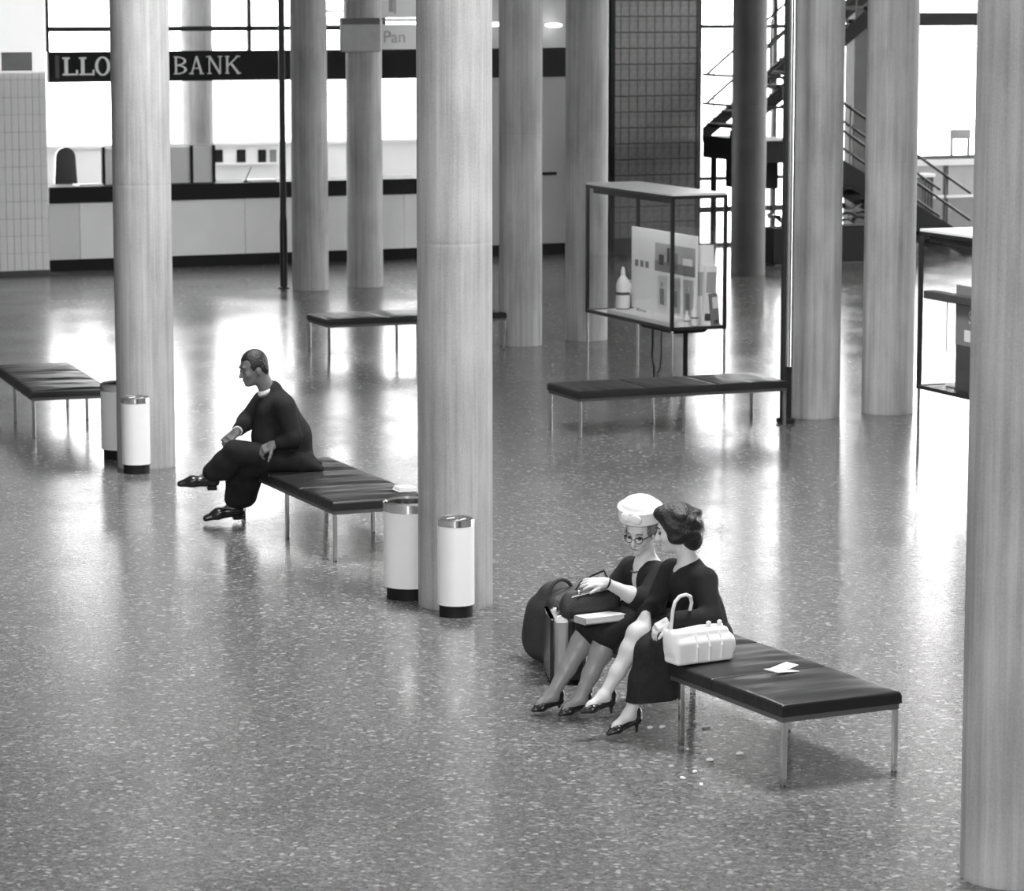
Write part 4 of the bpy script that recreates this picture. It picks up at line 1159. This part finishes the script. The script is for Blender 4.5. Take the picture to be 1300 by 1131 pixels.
# ------------------------------------------------------------------ the woman in the hat (B)
base = (.30, 1.95, 0)
S = Sdf()
hB = frame(213, 22, -4)
hc = (.248, 1.94, 1.030)
atB = head(S, hc, hB, 1.0)
nb = (.295, 1.95, .83)
S.cap(atB(-.03, 0, -.05), nb, .048, .058, .03)
hip = (.41, 1.95, .52); ch = (.305, 1.95, .76)
S.ecap(hip, (.36, 1.95, .63), (0, 1, 0), .175, .12, .145, .105, .06); S.ecap((.36, 1.95, .63), ch, (0, 1, 0), .145, .105, .165, .11, .06)
S.cap((.30, 1.81, .785), (.295, 2.09, .78), .04, .04, .05)
shL, elL, wrL = (.285, 1.775, .80), (.145, 1.715, .675), (-.085, 1.75, .797)
shR, elR, wrR = (.28, 2.12, .79), (.16, 2.17, .63), (-.02, 2.06, .66)
S.chain([shL, elL], [.048, .044], .03); S.chain([elL, Vector(elL).lerp(Vector(wrL), .35), wrL], [.042, .043, .026], .03)
S.chain([shR, elR, wrR], [.047, .040, .026], .03)
hand(S, wrL, (-.96, .12, .06), (.12, -.55, .80), 1, (6, 14, 12), 5, .95, 30, 10)
hand(S, wrR, (-.75, -.3, -.35), (-.2, -.3, .9), -1, (25, 35, 25), 3, .95)
knR, anR, toR = (-.020, 2.06, .485), (-.262, 2.06, .105), (-.385, 2.05, .035)
knL, anL, toL = (-.012, 1.87, .470), (-.165, 1.90, .110), (-.30, 1.885, .035)
S.chain([(.35, 2.04, .51), knR], [.092, .062], .04); S.chain([(.35, 1.87, .51), knL], [.092, .062], .04)
skin_only = S
foot(S, anR, toR); foot(S, anL, toL); calf(S, knR, anR); calf(S, knL, anL)
B_ = person_thing(S.mesh('person', M['skin'], .0045, base), NB1, AB1, base, 'woman in a white hat and glasses holding one hand out while she talks')
face_parts(B_, atB, base, hB, 1.0, M['hair_grey'], M['lip'])
# stockings
S = Sdf()
for kn, an, to in ((knR, anR, toR), (knL, anL, toL)):
    kn, an, to = Vector(kn), Vector(an), Vector(to); ax = an - kn; back = Vector((1, 0, .4)).normalized() * .018; e = .003
    S.chain([kn + Vector((.12, 0, .01)), kn], [.068 + e, .062 + e], .03)
    S.chain([kn, kn + ax * .28 + back, kn + ax * .62 + back * .4, an], [.060 + e, .060 + e, .044 + e, .033 + e], .03)
    f2 = Vector((to.x - an.x, to.y - an.y, 0)).normalized()
    S.cap(an, an + Vector((0, 0, -.03)) - f2 * .03, .034 + e, .028 + e, .02)
    S.cap(an, an + (to - an) * .6, .034 + e, .022 + e, .02); S.cap(an + (to - an) * .6, an + (to - an) * .86, .022 + e, .008 + e, .02)
link('stockings', S.mesh('stockings', M['stocking'], .0045, base), B_)
# hair below the hat
S = Sdf()
S.ell(atB(-.030, 0, .030), (.100, .092, .088), hB, .02)
S.ell(atB(-.070, 0, -.030), (.050, .070, .055), hB, .03)
for i in range(18):
    a = math.radians(75 + i * 12.5); S.ell(atB(-.02 + .092 * math.cos(a), .088 * math.sin(a), .020 - .03 * (i % 3)), (.020, .020, .015), hB, .01)
S.ell(atB(.098, 0, -.030), (.075, .068, .110), hB, .012, -1)
link('hair', S.mesh('hair', M['hair_grey'], .005, base), B_)
# pillbox hat with a turned-up brim and a knot in front
hatr = frame(213, 14, -6)
hcn = npv(atB(-.022, 0, .135))
def hat_ring(f, l, u): return hcn + hatr[0] * f + hatr[1] * l + hatr[2] * u
S = Sdf()
S.ecap(hat_ring(0, 0, -.045), hat_ring(0, 0, .020), hatr[1], .122, .122, .126, .126, .01)
S.half(tuple(-hatr[2]), -float(hatr[2] @ npv(hat_ring(0, 0, -.052))), .003)
S.half(tuple(hatr[2]), float(hatr[2] @ npv(hat_ring(0, 0, .026))), .003)
S.ell(hat_ring(0, 0, .026), (.108, .108, .058), hatr, .016)
S.ell(hat_ring(-.006, 0, -.060), (.106, .098, .050), hatr, .008, -1)
hat = link('hat', S.mesh('hat', M['whitecloth'], .0045, base), B_)
S = Sdf()
S.ell(hat_ring(.122, .030, -.006), (.016, .040, .032), hatr, .01); S.ell(hat_ring(.126, -.028, -.002), (.016, .030, .030), hatr, .01)
link('bow', S.mesh('bow', M['whitecloth'], .004, base), hat)
S = Sdf()
for i in range(28):
    a0, a1 = 2 * math.pi * i / 28, 2 * math.pi * (i + 1) / 28
    S.cap(hat_ring(.123 * math.cos(a0), .123 * math.sin(a0), .022), hat_ring(.123 * math.cos(a1), .123 * math.sin(a1), .022), .007, .007, .004)
link('brim_edge', S.mesh('brim_edge', M['whitecloth'], .004, base), hat)
# glasses
gl = MB()
bv = Vector(base)
for s in (-1, 1):
    pts = []
    for i in range(16):
        a = 2 * math.pi * i / 16
        pts.append(Vector(atB(.104 - .006 * abs(math.cos(a)) , s * .033 + .025 * math.cos(a), .006 + .019 * math.sin(a) + .004 * s * math.cos(a))) - bv)
    gl.tube(pts, .0022, 6, True)
    gl.tube([Vector(atB(.098, s * .058, .014)) - bv, Vector(atB(.04, s * .079, .012)) - bv, Vector(atB(-.01, s * .085, .008)) - bv], .0022, 6)
    gl.tube([Vector(atB(.097, s * .040, .028)) - bv, Vector(atB(.094, s * .060, .024)) - bv], .0035, 6)
gl.tube([Vector(atB(.106, -.009, .010)) - bv, Vector(atB(.109, 0, .012)) - bv, Vector(atB(.106, .009, .010)) - bv], .002, 6)
gl.build('glasses', M['darkmetal'], B_, SM)
# jacket, blouse, necklace, bracelet
S = Sdf()
S.ecap(hip, (.36, 1.95, .63), (0, 1, 0), .195, .138, .162, .122, .06); S.ecap((.36, 1.95, .63), (.31, 1.95, .75), (0, 1, 0), .162, .122, .182, .122, .06)
S.cap((.295, 1.79, .79), (.29, 2.105, .785), .064, .062, .05)
S.cap((.29, 1.95, .79), (.285, 1.95, .825), .085, .068, .03)
eS = Vector(elL).lerp(Vector(wrL), .16)
S.chain([shL, elL], [.068, .066], .03); S.cap(elL, eS, .066, .066, .02)
S.chain([shR, elR, (.05, 2.10, .655)], [.066, .058, .050], .03)
S.box((.185, 1.925, .79), (.055, .014, .10), frame(180, 18), .008, .01, -1)
S.ell((.225, 1.935, .875), (.070, .045, .060), None, .012, -1)
link('jacket', S.mesh('jacket', M['cloth_black'], .006, base), B_)
S = Sdf().ecap((.325, 1.95, .66), (.285, 1.95, .775), (0, 1, 0), .10, .098, .085, .088, .04)
link('blouse', S.mesh('blouse', M['whitecloth'], .006, base), B_)
S = Sdf()
for i in range(20):
    a0, a1 = 2 * math.pi * i / 20, 2 * math.pi * (i + 1) / 20
    c_ = lambda a: (.268 + .072 * math.cos(a), 1.945 + .066 * math.sin(a), .832 + .030 * math.cos(a))
    S.cap(c_(a0), c_(a1), .0048, .0048, .003)
link('necklace', S.mesh('necklace', M['darkgrey'], .003, base), B_)
S = Sdf(); ax = (Vector(wrL) - Vector(elL)).normalized(); u_ = ax.cross(Vector((0, 0, 1))).normalized(); v_ = ax.cross(u_); wc_ = Vector(wrL) - ax * .012
for i in range(16):
    a0, a1 = 2 * math.pi * i / 16, 2 * math.pi * (i + 1) / 16
    S.cap(wc_ + (u_ * math.cos(a0) + v_ * math.sin(a0)) * .028, wc_ + (u_ * math.cos(a1) + v_ * math.sin(a1)) * .028, .0065, .0065, .004)
link('watch_strap', S.mesh('watch_strap', M['shoe'], .003, base), B_)
S = Sdf()
S.ecap((.42, 1.95, .52), (.32, 1.95, .53), (0, 1, 0), .20, .105, .20, .10, .05)
S.cap((.34, 2.04, .53), knR, .118, .083, .06); S.cap((.34, 1.87, .53), knL, .118, .083, .06)
S.cap((.10, 1.96, .52), (-.02, 1.965, .475), .09, .075, .06); S.cap((.05, 1.93, .46), (.0, 1.90, .40), .085, .07, .06)
S.half((-.78, 0, -.62), -.205)
link('skirt', S.mesh('skirt', M['cloth_black'], .006, base), B_)
pump(B_, anR, toR, base, heel=.03); pump(B_, anL, toL, base, heel=.03)

# ------------------------------------------------------------------ the man
base = (.10, 1.62, 0)
S = Sdf()
hM = frame(186, 14, 0)
hc = (-.045, 1.645, 1.225)
atM = head(S, hc, hM, 1.06, False)
nb = (.085, 1.65, 1.035)
S.cap(atM(-.04, 0, -.05), nb, .060, .068, .03)
hip = (.285, 1.63, .53)
S.ecap(hip, (.235, 1.63, .72), (0, 1, 0), .165, .12, .150, .115, .06); S.ecap((.235, 1.63, .72), (.125, 1.64, .93), (0, 1, 0), .150, .115, .175, .115, .06)
S.cap((.12, 1.47, .945), (.10, 1.82, .945), .05, .05, .06)
shL, elL, wrL = (.135, 1.44, .955), (.185, 1.385, .715), (.045, 1.44, .665)
shR, elR, wrR = (.095, 1.85, .945), (-.030, 1.88, .79), (-.170, 1.68, .745)
S.chain([shL, elL, wrL], [.055, .044, .029], .03); S.chain([shR, elR, wrR], [.055, .044, .029], .03)
hand(S, wrL, (-.80, .30, -.42), (-.35, -.55, .70), 1, (30, 40, 30), 4, 1.08, 55, 10)
hand(S, wrR, (-.72, -.15, -.50), (-.50, -.45, .70), -1, (18, 30, 25), 5, 1.08, 30, 10)
knL, anL, toL = (-.215, 1.60, .610), (-.388, 1.76, .395), (-.590, 1.80, .350)
knR, anR, toR = (-.110, 1.80, .480), (-.125, 1.95, .120), (-.335, 1.97, .040)
S.chain([(.25, 1.72, .52), knR, anR], [.085, .062, .036], .04); S.chain([(.25, 1.53, .52), knL, anL], [.085, .062, .036], .04)
foot(S, anR, toR); foot(S, anL, toL)
M_ = person_thing(S.mesh('person', M['skin_man'], .0045, base), NB2, AB2, base, 'man in a dark suit seated with crossed legs, leaning forward and looking away')
face_parts(M_, atM, base, hM, 1.06, M['hair_black'], M['lip'])
# short hair with receding temples
S = Sdf()
S.ell(atM(-.020, 0, .040), npv((.104, .083, .103)) * 1.06, hM, .01)
S.ell(atM(-.070, 0, -.020), npv((.042, .066, .060)) * 1.06, hM, .02)
S.ell(atM(.085, 0, -.020), npv((.070, .090, .100)) * 1.06, hM, .010, -1)
for s in (-1, 1):
    S.ell(atM(.072, s * .052, .060), npv((.038, .036, .036)) * 1.06, hM, .008, -1)
    S.ell(atM(.0, s * .085, -.040), npv((.032, .03, .055)) * 1.06, hM, .008, -1)
link('hair', S.mesh('hair', M['hair_black'], .0045, base), M_)
# shirt collar and cuffs
S = Sdf()
cA = atM(-.045, 0, -.085)
for i in range(22):
    a0, a1 = 2 * math.pi * i / 22, 2 * math.pi * (i + 1) / 22
    cc = lambda a: (.068 + .066 * math.cos(a), 1.648 + .064 * math.sin(a), 1.062 + .030 * math.cos(a))
    S.ecap(cc(a0), cc(a1), (0, 0, 1), .017, .006, .017, .006, .006)
link('shirt_collar', S.mesh('shirt_collar', M['whitecloth'], .0045, base), M_)
for el, wr, ex in ((elR, wrR, .03),):
    e_, w_ = Vector(el), Vector(wr); x_ = (w_ - e_).normalized()
    c2 = Sdf().cap(w_ - x_ * .05, w_ - x_ * .006, .041, .039, .005)
    c2.half(tuple(x_), float(x_.dot(w_)) - .006); link('shirt_cuff', c2.mesh('shirt_cuff', M['whitecloth'], .004, base), M_)
S = Sdf()
S.ecap((.28, 1.63, .50), (.245, 1.63, .70), (0, 1, 0), .195, .145, .185, .145, .06); S.ecap((.245, 1.63, .70), (.145, 1.64, .91), (0, 1, 0), .185, .145, .20, .140, .06)
S.cap((.09, 1.62, .86), (.06, 1.64, .70), .13, .12, .08); S.cap((.08, 1.62, .70), (.10, 1.60, .60), .12, .12, .06)
S.cap((.135, 1.455, .955), (.12, 1.835, .955), .080, .080, .06)
S.cap((.125, 1.645, .97), (.105, 1.65, 1.050), .105, .082, .03)
def sleeve(sh, el, wr):
    el, wr = Vector(el), Vector(wr); x_ = (wr - el).normalized(); S.chain([sh, el, wr - x_ * .055], [.080, .068, .052], .03)
sleeve(shL, elL, wrL); sleeve(shR, elR, wrR)
S.cap((.33, 1.47, .50), (.40, 1.40, .465), .07, .03, .05); S.cap((.34, 1.63, .49), (.46, 1.60, .465), .09, .03, .05)   # coat tail on the seat
S.ell((.0, 1.65, 1.095), (.068, .040, .066), None, .012, -1)
link('jacket', S.mesh('jacket', M['cloth_suit'], .006, base), M_)
S = Sdf()
S.ecap((.30, 1.63, .525), (.22, 1.63, .53), (0, 1, 0), .18, .095, .18, .095, .05)
def trouser(h0, kn, an, cut):
    kn, an = Vector(kn), Vector(an); e_ = kn.lerp(an, cut)
    S.chain([h0, kn], [.112, .080], .05); S.chain([kn, kn.lerp(an, cut * .5), e_], [.080, .077, .076], .03)
trouser((.25, 1.72, .53), knR, anR, .80); trouser((.25, 1.53, .53), knL, anL, .80)
S.cap(Vector(knR).lerp(Vector(anR), .1), Vector(knR).lerp(Vector(anR), .76) + Vector((.06, 0, .0)), .09, .08, .05)
S.cap(Vector(knL) + Vector((.06, .03, -.03)), Vector(knL).lerp(Vector(anL), .6) + Vector((.06, 0, -.05)), .075, .06, .06)
S.cap((.10, 1.58, .53), (-.06, 1.70, .46), .10, .09, .06); S.cap((-.02, 1.76, .45), (-.03, 1.90, .21), .10, .085, .05)
link('trousers', S.mesh('trousers', M['cloth_suit'], .006, base), M_)
for an, to, kn_ in ((anR, toR, knR), (anL, toL, knL)):
    an, to = Vector(an), Vector(to); f2 = Vector((to.x - an.x, to.y - an.y, 0)).normalized(); l = Vector((-f2.y, f2.x, 0))
    hp = an - f2 * .05 + Vector((0, 0, -.062)); dz = Vector((0, 0, 1))
    S = Sdf()
    S.ecap(hp + dz * .03, an.lerp(to, .55) - dz * .004, l, .044, .042, .052, .042, .03); S.ecap(an.lerp(to, .55) - dz * .004, to, l, .052, .040, .034, .024, .03)
    S.cap(hp + dz * .03, an - f2 * .01 - dz * .01, .042, .040, .02)
    S.ell(an + dz * .045, (.042, .034, .030), None, .01, -1)
    sh = link('shoe', S.mesh('shoe', M['shoe'], .0045, base), M_)
    S = Sdf().box(hp - dz * .022 + f2 * .012, (.030, .028, .010), np.array([f2, l, dz]), .006, .005)
    link('heel', S.mesh('heel', M['black'], .004, base), sh)
    S = Sdf().cap(an.lerp(Vector(kn_), .22), an - dz * .005, .044, .042, .01)
    link('sock', S.mesh('sock', M['midgrey'], .0045, base), M_)

# ================================================================== BAGS AND SMALL THINGS
def bench_pt(N, ang, d, s, z):
    a = math.radians(ang); L = Vector((math.cos(a), math.sin(a), 0)); W = Vector((math.sin(a), -math.cos(a), 0))
    return Vector((N[0], N[1], 0)) + L * s + W * d + Vector((0, 0, z))
# white handbag beside the dark-haired woman
RZ1 = math.radians(AB1 - 90)
hb = thing('handbag', 'soft white handbag with rounded handles lying on the bench beside the dark-haired woman', 'handbag', bench_pt(NB1, AB1, .135, 1.085, SEAT - .002), RZ1 + math.radians(3))
S = Sdf()
S.box((0, 0, .070), (.165, .052, .045), None, .020, .03)
S.box((-.012, 0, .130), (.160, .030, .040), None, .020, .05)
S.ell((-.185, 0, .15), (.030, .05, .05), None, .03); S.ell((.185, 0, .085), (.030, .06, .06), None, .04)
S.half((0, 0, -1), .001)
link('body', S.mesh('body', M['whitecloth'], .005, (0, 0, 0)), hb)
for x in (-.06, .02, .10):
    S = Sdf().chain([(x, -.078, .02), (x, -.079, .10), (x, -.055, .165)], [.006] * 3, .006); link('seam', S.mesh('seam', M['whitecloth'], .004, (0, 0, 0)), hb)
MB().tube([(-.16, .0, .186), (.0, 0, .196), (.15, .0, .192)], .011, 8).build('clasp_frame', M['white'], hb, SM)
for x in (.06, .13): MB().lathe([(.004, -.012), (.014, -.006), (.014, .006), (.004, .012)], 12, (x, -.004, .212)).build('clasp', M['white'], hb, SM)
MB().tube([(-.165, .03, .19), (-.175, .0, .27), (-.174, -.005, .308), (-.16, -.005, .35), (-.131, -.005, .378), (-.091, -.005, .384), (-.045, .02, .365), (-.01, .06, .32), (.0, .10, .25)], .010, 8).build('handle', M['white'], hb, SM)
# paper on the bench
pp = thing('folded_paper', 'folded scrap of white paper lying on the black bench beside the white handbag', 'paper', bench_pt(NB1, AB1, .42, .66, SEAT + .004), RZ1 + math.radians(12))
MB().box(-.10, .06, -.055, .055, 0, .003, Matrix.Rotation(.10, 4, 'Y')).build('sheet', M['paper'], pp)
MB().box(-.03, .09, -.02, .075, .006, .009, Matrix.Rotation(-.16, 4, 'Y')).build('flap', M['paper'], pp)
# dark handbag and box on the lap of the woman in the hat
db_ = thing('dark_handbag', 'dark leather handbag with bright clasps on the lap of the woman in the hat', 'handbag', bench_pt(NB1, AB1, -.055, 1.99, .560), RZ1)
S = Sdf()
S.ecap((-.13, 0, .055), (.13, 0, .065), (0, 1, 0), .055, .062, .055, .060, .02); S.ecap((-.12, 0, .11), (.12, 0, .115), (0, 1, 0), .030, .050, .030, .05, .04)
link('body', S.mesh('body', M['bagdark'], .005, (0, 0, 0)), db_)
MB().tube([(-.135, -.03, .128), (.0, -.035, .150), (.125, -.03, .150)], .006, 8).build('clasp_bar', M['chrome'], db_, SM)
for x, z in ((-.085, .148), (.105, .160)): MB().lathe([(.004, -.014), (.013, -.008), (.013, .008), (.004, .014)], 12, (x, -.032, z)).build('clasp_knob', M['chrome'], db_, SM)
MB().tube([(-.10, 0, .15), (-.06, 0, .20), (.02, 0, .235), (.09, 0, .255), (.11, 0, .22), (.11, 0, .16)], .006, 8).build('handle', M['shoe'], db_, SM)
bx = thing('book', 'pale printed book lying on the lap of the woman in the hat', 'book', bench_pt(NB1, AB1, -.045, 1.87, .556), RZ1 + math.radians(4))
MB().rbox(-.14, .12, -.055, .055, 0, .03, .003).build('pages', M['paper'], bx)
MB().box(-.145, .125, -.06, .058, .03, .034).build('cover', M['paper'], bx); MB().box(-.145, .125, -.06, .058, -.004, 0).build('cover', M['midgrey'], bx)
MB().box(-.1465, -.14, -.06, .058, -.004, .034).build('spine', M['lightgrey'], bx)
# suitcase and dark soft bag
scs = thing('suitcase', 'small upright suitcase with pale sides and dark edges beside the woman in the hat', 'suitcase', bench_pt(NB1, AB1, .295, 2.83, 0), RZ1 + math.radians(-22))
MB().rbox(-.135, -.055, -.20, .20, .02, .40, .02).build('shell', M['plate'], scs, SM)
MB().rbox(-.165, -.14, -.205, .205, .015, .405, .012).build('edge_band', M['shoe'], scs, SM)
MB().rbox(-.055, .05, -.205, .205, .015, .405, .02).build('edge_band', M['shoe'], scs, SM)
MB().rbox(-.145, -.13, -.2, .2, .02, .40, .004).build('edge_trim', M['chrome'], scs)
MB().tube([(-.095, -.05, .40), (-.095, -.045, .44), (-.095, .045, .44), (-.095, .05, .40)], .008, 8).build('handle', M['shoe'], scs, SM)
for y in (-.12, .12): MB().rbox(-.115, -.075, y - .015, y + .015, .398, .412, .003).build('lock', M['chrome'], scs)
for x in (-.13, .03):
    for y in (-.17, .17): MB().lathe([(.012, 0), (.012, .02)], 10, (x, y, 0)).build('stud', M['black'], scs)
sg = thing('soft_bag', 'dark soft holdall slumped against the suitcase', 'bag', bench_pt(NB1, AB1, .36, 3.26, 0), RZ1)
S = Sdf()
S.ecap((0, -.10, .12), (.0, .14, .12), (1, 0, 0), .105, .12, .105, .12, .03); S.ecap((0, -.10, .28), (.01, .12, .28), (1, 0, 0), .10, .14, .10, .14, .10)
S.ecap((.06, -.12, .43), (.08, .10, .44), (1, 0, 0), .085, .055, .085, .055, .06); S.cap((-.04, -.14, .40), (-.02, -.14, .12), .05, .06, .05); S.cap((.12, -.12, .45), (.18, -.05, .40), .05, .03, .04)
S.half((0, 0, -1), 0.0)
link('body', S.mesh('body', M['bagdark'], .006, (0, 0, 0)), sg)
pts = [(.02 + .08 * math.cos(math.pi * i / 10), -.10, .45 + .09 * math.sin(math.pi * i / 10)) for i in range(11)]
MB().tube(pts, .012, 8).build('handle', M['bagdark'], sg, SM)
# white slab (ashtray lid / folded newspaper) on the man's bench
nw = thing('folded_newspaper', 'folded white newspaper at the end of the seated man\'s bench', 'newspaper', bench_pt(NB2, AB2, .615, .20, SEAT + .004), math.radians(AB2 - 90))
for i in range(3): MB().rbox(-.055 + .004 * i, .08, -.07, .07 - .006 * i, .012 * i, .012 * i + .011, .003).build('fold', M['paper'], nw)
# litter on the floor by the bench of the women
rl = random.Random(3)
spots = [(883, 917), (894, 923), (899, 923), (890, 938), (873, 952), (902, 966), (940, 958), (882, 981), (866, 989), (890, 997), (825, 925), (841, 924)]
wordsl = ['crumpled paper scrap on the floor under the bench of the two women']
for i, (px, py) in enumerate(spots):
    x, y = ground(px, py); r_ = rl.uniform(.008, .016)
    S = Sdf().ell((0, 0, r_ * .6), (r_ * 1.3, r_ * .9, r_ * .6), None, .004).ell((r_ * .7, r_ * .4, r_ * .5), (r_ * .8, r_ * .7, r_ * .5), None, .004)
    S.half((0, 0, -1), 0)
    o = link('paper_scrap', S.mesh('paper_scrap', M['paper'], .004, (0, 0, 0)), None, (x, y, 0), rl.uniform(0, 6))
    tag(o, wordsl[0], 'litter', 'paper scraps under the bench of the two women')
